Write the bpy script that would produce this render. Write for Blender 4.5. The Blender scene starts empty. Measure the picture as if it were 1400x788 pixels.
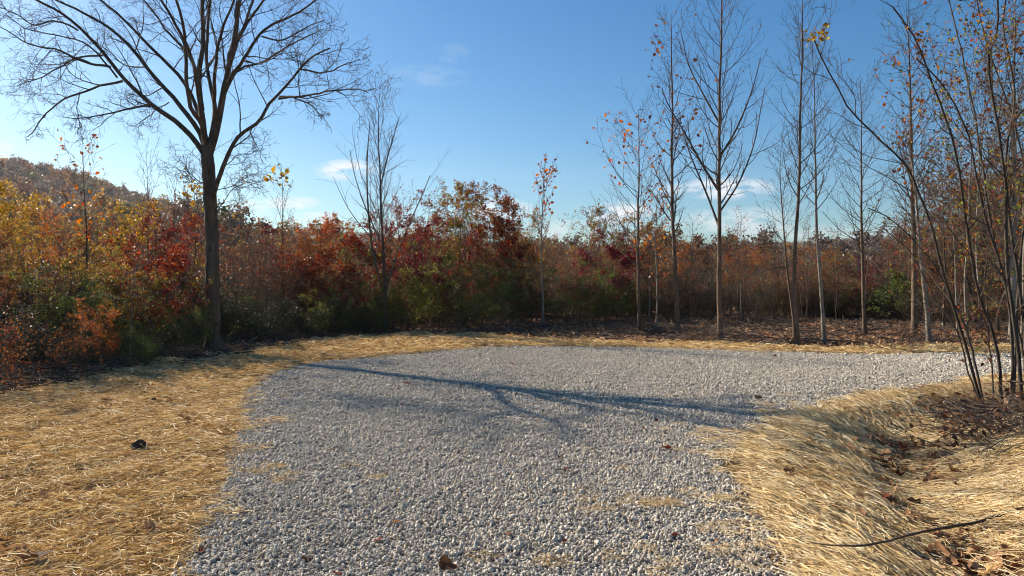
import bpy, math, random
import numpy as np
from mathutils import Vector, Matrix, Quaternion

scene = bpy.context.scene
COL = scene.collection
R = math.radians

# ---------------------------------------------------------------- camera
EYE = 1.6
PITCH = math.atan(19 / 1000.0)
cam_data = bpy.data.cameras.new('camera')
cam_data.sensor_width = 36.0
cam_data.lens = 36.0 * 1000 / 1400
cam_data.clip_start = 0.05
cam_data.clip_end = 6000
cam = bpy.data.objects.new('camera', cam_data)
COL.objects.link(cam)
cam.location = (0, 0, EYE)
cam.rotation_euler = (math.pi / 2 - PITCH, 0, 0)
scene.camera = cam

# ---------------------------------------------------------------- sky and sun
SUN_AZ = R(-54)          # left of the view direction
SUN_EL = R(30)
SUNV = Vector((math.sin(SUN_AZ) * math.cos(SUN_EL), math.cos(SUN_AZ) * math.cos(SUN_EL), math.sin(SUN_EL)))
world = bpy.data.worlds.new('World')
scene.world = world
world.use_nodes = True
nt = world.node_tree
nt.nodes.clear()
def N(tree, typ, **kw):
    n = tree.nodes.new(typ)
    for k, v in kw.items():
        setattr(n, k, v)
    return n
wo = N(nt, 'ShaderNodeOutputWorld')
bg = N(nt, 'ShaderNodeBackground')
bg.inputs['Strength'].default_value = 0.057
sky = N(nt, 'ShaderNodeTexSky', sky_type='NISHITA')
sky.sun_disc = False
sky.sun_elevation = SUN_EL
sky.sun_rotation = SUN_AZ
sky.air_density = 1.0
sky.dust_density = 0.7
sky.ozone_density = 6.0
nt.links.new(bg.outputs[0], wo.inputs[0])

def math_node(tree, op, a, b=None, c=None, clamp=False):
    n = N(tree, 'ShaderNodeMath', operation=op)
    n.use_clamp = clamp
    for i, v in enumerate((a, b, c)):
        if v is None:
            continue
        if isinstance(v, (int, float)):
            n.inputs[i].default_value = v
        else:
            tree.links.new(v, n.inputs[i])
    return n.outputs[0]

tc = N(nt, 'ShaderNodeTexCoord')
sep = N(nt, 'ShaderNodeSeparateXYZ')
nt.links.new(tc.outputs['Generated'], sep.inputs[0])
yy = math_node(nt, 'MAXIMUM', sep.outputs[1], 0.05)
az = math_node(nt, 'DIVIDE', sep.outputs[0], yy)
el = math_node(nt, 'DIVIDE', sep.outputs[2], yy)
comb = N(nt, 'ShaderNodeCombineXYZ')
nt.links.new(az, comb.inputs[0]); nt.links.new(el, comb.inputs[1])
nz = N(nt, 'ShaderNodeTexNoise'); nz.inputs['Scale'].default_value = 26; nz.inputs['Detail'].default_value = 7
nz.inputs['Roughness'].default_value = 0.62
mp = N(nt, 'ShaderNodeMapping'); mp.inputs['Scale'].default_value = (1, 2.4, 1)
nt.links.new(comb.outputs[0], mp.inputs[0]); nt.links.new(mp.outputs[0], nz.inputs['Vector'])
# small fair-weather clouds low over the ridge: (tangent of azimuth, of elevation, half width, half height, weight)
CLOUDS = [(-.225, .142, .036, .012, 1.2), (.292, .117, .055, .013, 1.3), (.225, .117, .03, .008, .6), (.31, .07, .07, .018, .8),
          (-.30, .097, .034, .008, 1.1), (-.36, .092, .022, .008, .9), (-.02, .087, .04, .014, 1.3), (.15, .083, .038, .013, 1.2),
          (-.27, .075, .03, .009, .9), (.38, .055, .07, .012, .5), (.05, .06, .09, .012, .5), (-.70, .165, .02, .014, .9),
          (-.12, .268, .05, .014, .16), (-.08, .30, .02, .012, .14), (.5, .05, .08, .016, .5), (-.5, .11, .04, .01, .35)]
acc = None
for cx, cy, hw, hh, wt in CLOUDS:
    dx = math_node(nt, 'DIVIDE', math_node(nt, 'SUBTRACT', az, cx), hw)
    dy = math_node(nt, 'DIVIDE', math_node(nt, 'SUBTRACT', el, cy), hh)
    d2 = math_node(nt, 'ADD', math_node(nt, 'MULTIPLY', dx, dx), math_node(nt, 'MULTIPLY', dy, dy))
    m = math_node(nt, 'MULTIPLY', math_node(nt, 'SUBTRACT', 1.0, math_node(nt, 'MULTIPLY', d2, 0.55), clamp=True), wt)
    acc = m if acc is None else math_node(nt, 'MAXIMUM', acc, m)
fl = math_node(nt, 'MULTIPLY', math_node(nt, 'SUBTRACT', nz.outputs[0], 0.39), 6.5, clamp=True)
cm = math_node(nt, 'MULTIPLY', math_node(nt, 'MULTIPLY', acc, fl), 0.85, clamp=True)
mix = N(nt, 'ShaderNodeMix', data_type='RGBA')
hsv = N(nt, 'ShaderNodeHueSaturation'); hsv.inputs['Saturation'].default_value = 1.27
tint = N(nt, 'ShaderNodeMix', data_type='RGBA', blend_type='MULTIPLY'); tint.inputs[0].default_value = 1
tint.inputs[7].default_value = (1.0, 1.09, 1.0, 1)
nt.links.new(sky.outputs[0], hsv.inputs['Color']); nt.links.new(hsv.outputs[0], tint.inputs[6])
nt.links.new(cm, mix.inputs[0]); nt.links.new(tint.outputs[2], mix.inputs[6])
mix.inputs[7].default_value = (7.4, 7.6, 7.9, 1)
nt.links.new(mix.outputs[2], bg.inputs['Color'])

sl = bpy.data.lights.new('sun', 'SUN')
sl.energy = 5.0
sl.angle = R(0.55)
sl.color = (1.0, 0.88, 0.72)
so = bpy.data.objects.new('sun', sl)
COL.objects.link(so)
so.rotation_euler = SUNV.to_track_quat('Z', 'Y').to_euler()
so.location = (-20, 14, 20)

scene.render.engine = 'CYCLES'
scene.view_settings.view_transform = 'Standard'
scene.view_settings.look = 'None'
scene.view_settings.gamma = 1
scene.view_settings.exposure = 1.12
scene.cycles.max_bounces = 6
scene.cycles.diffuse_bounces = 3
scene.cycles.transmission_bounces = 4
scene.cycles.glossy_bounces = 2
scene.cycles.caustics_reflective = False
scene.cycles.caustics_refractive = False
scene.cycles.use_adaptive_sampling = False
scene.cycles.sample_clamp_indirect = 4.0
scene.cycles.filter_width = 1.05
scene.cycles.use_denoising = True
scene.cycles.denoiser = 'OPENIMAGEDENOISE'
scene.cycles.denoising_input_passes = 'RGB_ALBEDO_NORMAL'
scene.cycles.denoising_prefilter = 'ACCURATE'
scene.render.film_transparent = False

# ---------------------------------------------------------------- numbers
def vnoise(x, y, seed=0):
    """smooth value noise, numpy"""
    x = np.asarray(x, float); y = np.asarray(y, float)
    xi = np.floor(x).astype(np.int64); yi = np.floor(y).astype(np.int64)
    xf = x - xi; yf = y - yi
    def h(a, b):
        n = (a * 374761393 + b * 668265263 + seed * 1442695041) & 0x7fffffff
        n = ((n ^ (n >> 13)) * 1274126177) & 0x7fffffff
        return ((n ^ (n >> 16)) & 0xffff) / 65535.0
    u = xf * xf * (3 - 2 * xf); v = yf * yf * (3 - 2 * yf)
    return (h(xi, yi) * (1 - u) + h(xi + 1, yi) * u) * (1 - v) + (h(xi, yi + 1) * (1 - u) + h(xi + 1, yi + 1) * u) * v

def fbm(x, y, seed=0, o=4):
    s = 0; a = .5; t = 0
    for i in range(o):
        s = s + a * vnoise(np.asarray(x) * 2 ** i, np.asarray(y) * 2 ** i, seed + i * 17); t += a; a *= .5
    return s / t

def sstep(a, b, x):
    t = np.clip((np.asarray(x, float) - a) / (b - a), 0, 1)
    return t * t * (3 - 2 * t)

CP, SP = math.cos(PITCH), math.sin(PITCH)
def ray(px, py):
    u = (px - 700) / 1000.0; w = (394 - py) / 1000.0
    return (u, CP + w * SP, -SP + w * CP)
def at(px, py, Y):
    d = ray(px, py); t = Y / d[1]
    return np.array([d[0] * t, Y, EYE + d[2] * t])
def G(px, py, z=0.0):
    d = ray(px, py); t = (z - EYE) / d[2]
    return np.array([d[0] * t, d[1] * t])

PAD = np.array([(-2.3, -4), (-2.0, 1.5), (-1.82, 3.87), (-2.05, 4.7), (-2.25, 5.6), (-2.5, 6.4), (-2.7, 7.1), (-3.1, 8.3), (-3.6, 9.7), (-3.95, 11.2), (-3.9, 12.4),
                (-3.4, 13.3), (-2.5, 14.1), (-1.24, 15.4), (0, 16.1), (2.1, 16.0), (4.6, 15.2), (7.1, 14.4), (8.7, 14.7), (10.4, 14.4), (16, 14.2),
                (30, 14.8), (30, 11.2), (16, 11.2), (10, 11.6), (7.3, 11.2), (6.2, 10.5), (4.85, 9.6), (3.8, 8.9), (3.1, 8.1), (2.55, 7.4), (2.05, 6.5), (1.75, 5.9), (1.72, 5.25),
                (1.65, 4.5), (1.62, 3.87), (1.7, 1.5), (2.0, -4)])
STRAW = np.array([(-8.5, -4), (-8.2, 7), (-7.0, 9), (-6.3, 11), (-6.0, 12.6), (-5.4, 14.4), (-5.0, 16.2), (-4.2, 17.8), (-2.7, 18.8), (-.9, 18.4), (.2, 17.9), (1.4, 17.0),
                  (3.0, 16.9), (4.8, 16.1), (6.0, 15.6), (7.8, 15.3), (9.3, 15.9), (12, 15.4), (30, 16.2), (30, 10.3), (16, 10.2), (9, 10.2), (8.2, 9), (8.6, 6), (9, 3), (9, -4)])

def inside(P, x, y):
    x = np.asarray(x, float); y = np.asarray(y, float); c = np.zeros(x.shape, bool)
    n = len(P)
    for i in range(n):
        x0, y0 = P[i]; x1, y1 = P[(i + 1) % n]
        if y0 == y1:
            continue
        c ^= ((y0 > y) != (y1 > y)) & (x < (x1 - x0) * (y - y0) / (y1 - y0) + x0)
    return c
def sdf(P, x, y):
    """signed distance, positive inside"""
    x = np.asarray(x, float); y = np.asarray(y, float); d = np.full(x.shape, 1e9)
    for i in range(len(P)):
        a = P[i]; b = P[(i + 1) % len(P)]; e = b - a
        t = np.clip(((x - a[0]) * e[0] + (y - a[1]) * e[1]) / (e @ e), 0, 1)
        d = np.minimum(d, np.hypot(x - a[0] - t * e[0], y - a[1] - t * e[1]))
    return np.where(inside(P, x, y), d, -d)

DITCH = np.array([(9.0, 10.0), (6.2, 9.4), (4.75, 8.3), (3.95, 7.3), (3.45, 6.3), (3.1, 5.4), (2.85, 4.6), (2.6, 3.6), (2.5, -2)])
def ditch_d(x, y):
    x = np.asarray(x, float); y = np.asarray(y, float); d = np.full(x.shape, 1e9); side = np.zeros(x.shape)
    for i in range(len(DITCH) - 1):
        a = DITCH[i]; b = DITCH[i + 1]; e = b - a
        t = np.clip(((x - a[0]) * e[0] + (y - a[1]) * e[1]) / (e @ e), 0, 1)
        qx = x - a[0] - t * e[0]; qy = y - a[1] - t * e[1]
        dd = np.hypot(qx, qy); s = np.sign(e[0] * qy - e[1] * qx)
        k = dd < d
        d = np.where(k, dd, d); side = np.where(k, s, side)
    return d, side

HU = np.array([-3, -1.2, -.9, -.70, -.64, -.57, -.52, -.48, -.44, -.41, -.37, -.30, -.2, -.1, 0, .1, .2, .3, .4, .46, .50, .56, .62, .7, .9, 3])
HT = np.array([.08, .098, .104, .099, .092, .083, .066, .058, .048, .044, .048, .050, .044, .038, .032, .028, .028, .030, .030, .034, .037, .031, .031, .034, .03, .02])
def height(x, y, fine=True):
    x = np.asarray(x, float); y = np.asarray(y, float)
    r = np.hypot(x, y)
    u = np.where(y > 1e-3, x / np.maximum(y, 1e-3), np.sign(x) * 3)
    tt = np.interp(np.clip(u, -3, 3), HU, HT) * np.clip((y + 60) / 120, 0, 1)
    left = sstep(-.36, -.46, u)
    rc = 420 * left + 900 * (1 - left)
    h = tt * np.minimum(r, rc) * (left * sstep(120, 400, r) + (1 - left) * sstep(300, 850, r))
    pad = sdf(PAD, x, y)
    near = r < 60
    dd, side = ditch_d(x, y)
    dz = -0.27 * np.exp(-(dd / .62) ** 2)
    bank = 0.42 * sstep(.55, 1.9, dd) * (side > 0) * sstep(13.0, 9.5, y)
    ditch = (dz + bank) * sstep(0.02, -.55, pad) * (side != 0)
    h = h + np.where(near, ditch, 0)
    if fine:
        f = np.where(near, 1, 0)
        amp = sstep(.0, -1.2, pad)
        h = h + f * (.05 * (fbm(x * 1.1, y * 1.1, 3) - .5) * (.35 + amp) + amp * .10 * (fbm(x * .35, y * .35, 9) - .5) + amp * .03 * (vnoise(x * 5, y * 5, 5) - .5))
        h = h + np.where(r > 50, 2.2 * (fbm(x * .02, y * .02, 21) - .5) * sstep(50, 160, r), 0)
    return h
def hz(x, y):
    return float(height(np.array([x]), np.array([y]))[0])

# ---------------------------------------------------------------- mesh helpers
def mesh_from(name, V, F, mat=None, smooth=True, mats=None, midx=None, attrs=None):
    """V (n,3), F (m,k) all faces with k corners"""
    V = np.ascontiguousarray(V, np.float32); F = np.ascontiguousarray(F, np.int32)
    me = bpy.data.meshes.new(name)
    m, k = F.shape
    me.vertices.add(len(V)); me.vertices.foreach_set('co', V.ravel())
    me.loops.add(m * k); me.loops.foreach_set('vertex_index', F.ravel())
    me.polygons.add(m)
    me.polygons.foreach_set('loop_start', np.arange(0, m * k, k, dtype=np.int32))
    me.polygons.foreach_set('loop_total', np.full(m, k, np.int32))
    me.polygons.foreach_set('use_smooth', np.full(m, smooth, bool))
    for mm in (mats or ([mat] if mat else [])):
        me.materials.append(mm)
    if midx is not None:
        me.polygons.foreach_set('material_index', np.asarray(midx, np.int32))
    if attrs:
        for an, (typ, dom, data) in attrs.items():
            a = me.attributes.new(an, typ, dom)
            a.data.foreach_set('vector' if typ == 'FLOAT_VECTOR' else 'value', np.ascontiguousarray(data, np.float32 if typ != 'INT' else np.int32).ravel())
    me.update(calc_edges=True)
    return me
def obj(name, me, parent=None, loc=None):
    o = bpy.data.objects.new(name, me)
    COL.objects.link(o)
    if parent: o.parent = parent
    if loc is not None: o.location = loc
    return o
def tag(o, label=None, cat=None, group=None, kind=None):
    if label: o['label'] = label
    if cat: o['category'] = cat
    if group: o['group'] = group
    if kind: o['kind'] = kind
    return o

def tubes(groups):
    """groups: list of (P (B,N,3), Rr (B,N), sides) -> V,F quads"""
    VV, FF = [], []; off = 0
    for P, Rr, S in groups:
        B, n, _ = P.shape
        if B == 0: continue
        T = np.gradient(P, axis=1)
        T /= np.linalg.norm(T, axis=2, keepdims=True) + 1e-9
        mean = T.mean(axis=1)
        ref = np.zeros((B, 3)); ref[np.arange(B), np.argmin(np.abs(mean), axis=1)] = 1
        U = np.cross(T, ref[:, None, :]); U /= np.linalg.norm(U, axis=2, keepdims=True) + 1e-9
        W = np.cross(T, U)
        a = np.arange(S) * 2 * np.pi / S
        V = P[:, :, None, :] + Rr[:, :, None, None] * (np.cos(a)[None, None, :, None] * U[:, :, None, :] + np.sin(a)[None, None, :, None] * W[:, :, None, :])
        VV.append(V.reshape(-1, 3))
        b = np.arange(B)[:, None, None] * n * S; i = np.arange(n - 1)[None, :, None] * S; j = np.arange(S)[None, None, :]
        j2 = (j + 1) % S
        f = np.stack([b + i + j, b + i + S + j, b + i + S + j2, b + i + j2], axis=-1).reshape(-1, 4) + off
        FF.append(f); off += V.reshape(-1, 3).shape[0]
    return np.concatenate(VV), np.concatenate(FF)

def spline(pts, n):
    """Catmull-Rom through pts resampled at n"""
    pts = np.asarray(pts, float)
    p = np.vstack([2 * pts[0] - pts[1], pts, 2 * pts[-1] - pts[-2]])
    seg = np.linalg.norm(np.diff(pts[:, :3], axis=0), axis=1); cum = np.concatenate([[0], np.cumsum(seg)])
    s = np.linspace(0, cum[-1], n); out = []
    for v in s:
        i = min(np.searchsorted(cum, v, side='right') - 1, len(pts) - 2)
        t = (v - cum[i]) / max(seg[i], 1e-9)
        a, b, c, d = p[i], p[i + 1], p[i + 2], p[i + 3]
        out.append(.5 * ((2 * b) + (-a + c) * t + (2 * a - 5 * b + 4 * c - d) * t * t + (-a + 3 * b - 3 * c + d) * t ** 3))
    return np.array(out)

def unit(v):
    return v / (np.linalg.norm(v, axis=-1, keepdims=True) + 1e-9)

def shoots(rng, P, Rr, k, t0=.15, t1=1.0, ang=45, angv=10, lr=.4, lv=.25, shape=.6, n=6, wander=.12, up=.06, rr=.55, tip=.25, rmin=.002, keep=1.0, lmin=.04, plen=None, flat=0.0):
    B, M, _ = P.shape
    if B == 0: return P[:0, :1].repeat(n, 1), Rr[:0, :1].repeat(n, 1)
    t = t0 + (t1 - t0) * ((np.arange(k) + rng.random((B, k))) / k)
    f = np.clip(t * (M - 1), 0, M - 1.001); i = f.astype(int); w = (f - i)[..., None]
    b = np.arange(B)[:, None]
    S = P[b, i] * (1 - w) + P[b, i + 1] * w
    T = unit(P[b, i + 1] - P[b, i])
    r = Rr[b, i] * (1 - w[..., 0]) + Rr[b, i + 1] * w[..., 0]
    L0 = np.linalg.norm(np.diff(P, axis=1), axis=2).sum(1)[:, None] if plen is None else plen
    azm = rng.random((B, 1)) * 6.28 + np.arange(k) * 2.4 + rng.normal(0, .4, (B, k))
    ref = np.where(np.abs(T[..., 2:3]) < .9, np.array([0, 0, 1.0]), np.array([1.0, 0, 0]))
    U = unit(np.cross(T, ref)); W = np.cross(T, U)
    an = np.radians(ang + rng.normal(0, angv, (B, k)))[..., None]
    D = np.cos(an) * T + np.sin(an) * (np.cos(azm)[..., None] * U + np.sin(azm)[..., None] * W)
    D[..., 2] *= (1 - flat)
    D = unit(D)
    L = L0 * lr * (1 - shape * t) * np.clip(1 + rng.normal(0, lv, (B, k)), .25, 1.9)
    rad = np.maximum(r * rr, rmin)
    ok = (rng.random((B, k)) < keep) & (L > lmin)
    S, D, L, rad = S[ok], D[ok], L[ok], rad[ok]
    step = (L / (n - 1))[:, None]
    pts = [S]
    bend = unit(rng.normal(0, 1, D.shape)) * wander * .6
    for q in range(n - 1):
        pts.append(pts[-1] + D * step)
        D = unit(D + rng.normal(0, wander, D.shape) + bend + np.array([0, 0, up]))
    Pn = np.stack(pts, 1)
    Rn = np.maximum(rad[:, None] * np.linspace(1, tip, n)[None], rmin * .6)
    return Pn, Rn

def leaf_quads(rng, twigs, count, size, sv=.3, spread=.05, t0=.2, clump=None, droop=.3):
    """diamond leaves folded along their rib, scattered on twig polylines"""
    P = np.concatenate([g[0].reshape(-1, 3) if False else g[0] for g in twigs]) if len({g[0].shape[1] for g in twigs}) == 1 else None
    if P is None:
        n = min(g[0].shape[1] for g in twigs)
        P = np.concatenate([g[0][:, np.linspace(0, g[0].shape[1] - 1, n).astype(int)] for g in twigs])
    B, M, _ = P.shape
    wgt = None
    if clump is not None:
        c = P.mean(1)
        wgt = np.clip(clump(c), 0, None) + 1e-6; wgt = wgt / wgt.sum()
    b = rng.choice(B, count, p=wgt)
    f = np.clip((t0 + (1 - t0) * rng.random(count)) * (M - 1), 0, M - 1.001); i = f.astype(int); w = (f - i)[:, None]
    S = P[b, i] * (1 - w) + P[b, i + 1] * w + rng.normal(0, spread, (count, 3))
    D = unit(rng.normal(0, 1, (count, 3)) + np.array([0, 0, -droop]))
    A = unit(np.cross(D, rng.normal(0, 1, (count, 3))))
    Nn = np.cross(D, A)
    s = (size * np.clip(1 + rng.normal(0, sv, count), .4, 2))[:, None]
    v0 = S; v2 = S + D * s
    v1 = S + D * s * .45 + A * s * .36 + Nn * s * .12
    v3 = S + D * s * .45 - A * s * .36 + Nn * s * .12
    V = np.stack([v0, v1, v2, v3], 1).reshape(-1, 3)
    F = np.arange(count * 4).reshape(-1, 4)
    return V, F

# ---------------------------------------------------------------- materials
def new_mat(name):
    m = bpy.data.materials.new(name); m.use_nodes = True
    t = m.node_tree; t.nodes.clear()
    out = N(t, 'ShaderNodeOutputMaterial')
    return m, t, out
def ramp(t, fac, stops, interp='LINEAR'):
    n = N(t, 'ShaderNodeValToRGB'); cr = n.color_ramp; cr.interpolation = interp
    while len(cr.elements) < len(stops): cr.elements.new(.5)
    for e, (p, c) in zip(cr.elements, stops):
        e.position = p; e.color = (*c, 1)
    t.links.new(fac, n.inputs[0])
    return n.outputs[0]
def noise(t, scale, detail=4, vec=None, rough=.55, dist=0):
    n = N(t, 'ShaderNodeTexNoise'); n.inputs['Scale'].default_value = scale; n.inputs['Detail'].default_value = detail
    n.inputs['Roughness'].default_value = rough; n.inputs['Distortion'].default_value = dist
    if vec is not None: t.links.new(vec, n.inputs['Vector'])
    return n.outputs[0]
def bump(t, h, strength, dist):
    n = N(t, 'ShaderNodeBump'); n.inputs['Strength'].default_value = strength; n.inputs['Distance'].default_value = dist
    t.links.new(h, n.inputs['Height']); return n.outputs[0]

def leaf_mat(name, cols, trans=.5):
    m, t, out = new_mat(name)
    g = N(t, 'ShaderNodeNewGeometry')
    k = len(cols)
    c = ramp(t, g.outputs['Random Per Island'], [(i / k, cc) for i, cc in enumerate(cols)], 'CONSTANT')
    d = N(t, 'ShaderNodeBsdfPrincipled'); d.inputs['Roughness'].default_value = .42
    d.inputs['Specular IOR Level'].default_value = .25
    t.links.new(c, d.inputs['Base Color'])
    tr = N(t, 'ShaderNodeBsdfTranslucent')
    hs = N(t, 'ShaderNodeHueSaturation'); hs.inputs['Saturation'].default_value = 1.08; hs.inputs['Value'].default_value = 1.6
    t.links.new(c, hs.inputs['Color']); t.links.new(hs.outputs[0], tr.inputs[0])
    mx = N(t, 'ShaderNodeMixShader'); mx.inputs[0].default_value = trans
    t.links.new(d.outputs[0], mx.inputs[1]); t.links.new(tr.outputs[0], mx.inputs[2]); t.links.new(mx.outputs[0], out.inputs[0])
    return m
def bark_mat(name, c0, c1, scale=9, bs=.6, bd=.02, stretch=.18):
    m, t, out = new_mat(name)
    co = N(t, 'ShaderNodeTexCoord'); mpn = N(t, 'ShaderNodeMapping'); mpn.inputs['Scale'].default_value = (1, 1, stretch)
    t.links.new(co.outputs['Object'], mpn.inputs[0])
    a = noise(t, scale, 6, mpn.outputs[0], .65, .4)
    a2 = noise(t, scale * .22, 3, co.outputs['Object'])
    s = math_node(t, 'ADD', math_node(t, 'MULTIPLY', a, .7), math_node(t, 'MULTIPLY', a2, .3))
    c = ramp(t, s, [(.33, c0), (.62, c1)])
    d = N(t, 'ShaderNodeBsdfPrincipled'); d.inputs['Roughness'].default_value = .9; d.inputs['Specular IOR Level'].default_value = .2
    t.links.new(c, d.inputs['Base Color']); t.links.new(bump(t, a, bs, bd), d.inputs['Normal'])
    t.links.new(d.outputs[0], out.inputs[0])
    return m

BARK_BIG = bark_mat('dark furrowed bark', (.035, .027, .02), (.15, .115, .085), 14, 1.0, .05)
BARK_DARK = bark_mat('dark bark', (.03, .024, .02), (.10, .078, .06), 20, .5, .01)
BARK_GREY = bark_mat('grey brown bark', (.055, .036, .024), (.19, .13, .088), 16, .4, .01, .3)
BARK_PALE = bark_mat('pale smooth bark', (.09, .07, .055), (.33, .28, .22), 7, .3, .006, .5)
TWIG = bark_mat('twig bark', (.05, .04, .032), (.13, .10, .08), 10, .1, .003, 1)
TWIG_PALE = bark_mat('grey twig bark', (.06, .048, .038), (.14, .115, .09), 10, .1, .003, 1)
TWIG_RED = bark_mat('reddish twig bark', (.07, .042, .03), (.16, .10, .075), 10, .1, .003, 1)

L_RED = leaf_mat('red leaf', [(0.149, 0.018, 0.011), (0.223, 0.034, 0.014), (0.097, 0.013, 0.011), (0.253, 0.067, 0.023), (0.067, 0.023, 0.014)])
L_CRIM = leaf_mat('crimson leaf', [(0.124, 0.011, 0.019), (0.074, 0.007, 0.015), (0.161, 0.019, 0.022), (0.050, 0.012, 0.012)])
L_ORANGE = leaf_mat('orange leaf', [(0.349, 0.100, 0.019), (0.283, 0.058, 0.017), (0.374, 0.151, 0.034), (0.166, 0.049, 0.017), (0.233, 0.084, 0.034)])
L_YELLOW = leaf_mat('yellow leaf', [(0.312, 0.196, 0.026), (0.259, 0.150, 0.020), (0.324, 0.221, 0.053), (0.168, 0.118, 0.026), (0.233, 0.110, 0.020)])
L_GREEN = leaf_mat('green leaf', [(0.043, 0.072, 0.014), (0.065, 0.095, 0.020), (0.033, 0.054, 0.013), (0.109, 0.123, 0.026), (0.072, 0.080, 0.022)])
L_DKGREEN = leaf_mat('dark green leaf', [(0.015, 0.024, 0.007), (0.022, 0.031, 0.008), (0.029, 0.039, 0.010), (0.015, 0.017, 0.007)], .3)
L_YGREEN = leaf_mat('yellow green leaf', [(0.121, 0.143, 0.025), (0.171, 0.171, 0.029), (0.078, 0.107, 0.022), (0.215, 0.179, 0.036)])
L_BROWN = leaf_mat('brown leaf', [(0.104, 0.052, 0.024), (0.144, 0.072, 0.036), (0.064, 0.032, 0.018), (0.176, 0.096, 0.048), (0.120, 0.040, 0.024)], .35)
L_RUST = leaf_mat('rust leaf', [(0.184, 0.068, 0.026), (0.134, 0.042, 0.020), (0.217, 0.100, 0.034), (0.092, 0.038, 0.020)], .45)
L_MIX = leaf_mat('turning leaf', [(0.217, 0.054, 0.022), (0.099, 0.119, 0.026), (0.327, 0.174, 0.034), (0.109, 0.045, 0.022), (0.142, 0.153, 0.034)])

# ---------------------------------------------------------------- ground
def ground_material():
    m, t, out = new_mat('ground soil straw and litter')
    co = N(t, 'ShaderNodeTexCoord')
    at_s = N(t, 'ShaderNodeAttribute', attribute_name='straw')
    at_f = N(t, 'ShaderNodeAttribute', attribute_name='far')
    n1 = noise(t, 60, 5, co.outputs['Object'], .7)
    mpn = N(t, 'ShaderNodeMapping'); mpn.inputs['Scale'].default_value = (1, 5, 1); mpn.inputs['Rotation'].default_value = (0, 0, .5)
    t.links.new(co.outputs['Object'], mpn.inputs[0])
    n2 = noise(t, 45, 4, mpn.outputs[0], .7, 1.2)
    n3 = noise(t, 1.3, 4, co.outputs['Object'])
    straw = ramp(t, n2, [(.36, (.09, .055, .028)), (.52, (.33, .21, .095)), (.68, (.60, .42, .20))])
    soil = ramp(t, n1, [(.3, (.05, .032, .02)), (.5, (.13, .08, .048)), (.68, (.24, .145, .08))])
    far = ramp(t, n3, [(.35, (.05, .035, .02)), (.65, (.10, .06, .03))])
    a = N(t, 'ShaderNodeMix', data_type='RGBA')
    mk = math_node(t, 'ADD', at_s.outputs['Fac'], math_node(t, 'MULTIPLY', math_node(t, 'SUBTRACT', n1, .5), .9), clamp=True)
    t.links.new(mk, a.inputs[0]); t.links.new(soil, a.inputs[6]); t.links.new(straw, a.inputs[7])
    b = N(t, 'ShaderNodeMix', data_type='RGBA')
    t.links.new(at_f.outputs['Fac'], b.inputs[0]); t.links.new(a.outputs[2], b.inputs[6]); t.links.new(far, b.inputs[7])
    d = N(t, 'ShaderNodeBsdfPrincipled'); d.inputs['Roughness'].default_value = .95; d.inputs['Specular IOR Level'].default_value = .1
    t.links.new(b.outputs[2], d.inputs['Base Color'])
    hh = math_node(t, 'ADD', n1, n2)
    t.links.new(bump(t, hh, .8, .015), d.inputs['Normal'])
    t.links.new(d.outputs[0], out.inputs[0])
    return m

def build_ground():
    na_f = np.linspace(-62, 62, 311); na_b = np.linspace(62, 298, 80)[1:-1]
    ang = np.radians(np.concatenate([na_f, na_b]))
    rr_ = [0.0]; r = .4
    rad = []
    while r < 4200:
        rad.append(r); r *= 1.028 if r < 60 else 1.045
    rad = np.array(rad)
    A, Rd = np.meshgrid(ang, rad)
    X = Rd * np.sin(A); Y = Rd * np.cos(A)
    x = np.concatenate([[0.0], X.ravel()]); y = np.concatenate([[0.0], Y.ravel()])
    z = height(x, y)
    nA, nR = len(ang), len(rad)
    i = np.arange(nR - 1)[:, None] * nA; j = np.arange(nA)[None]; j2 = (j + 1) % nA
    F = np.stack([1 + i + j, 1 + i + j2, 1 + i + nA + j2, 1 + i + nA + j], -1).reshape(-1, 4)
    s = sdf(STRAW, x, y)
    p = sdf(PAD, x, y)
    straw = sstep(-.35, .25, s + .35 * (fbm(x * 1.5, y * 1.5, 4) - .5))
    dd, sd = ditch_d(x, y)
    bare = sstep(.5, .15, dd) * sstep(.45, .6, fbm(x * 2.3, y * 2.3, 8)) * (y < 8) * (x > 0)
    straw = straw * (1 - .8 * bare)
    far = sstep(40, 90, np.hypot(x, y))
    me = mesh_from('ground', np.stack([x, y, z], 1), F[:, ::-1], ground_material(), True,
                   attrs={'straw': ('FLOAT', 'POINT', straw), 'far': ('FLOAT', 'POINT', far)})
    # centre fan: tiny hole under the camera closed with a disc of quads is not needed, radius 0.4 m is behind the lens
    o = obj('ground', me); tag(o, kind='structure')
build_ground()

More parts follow.
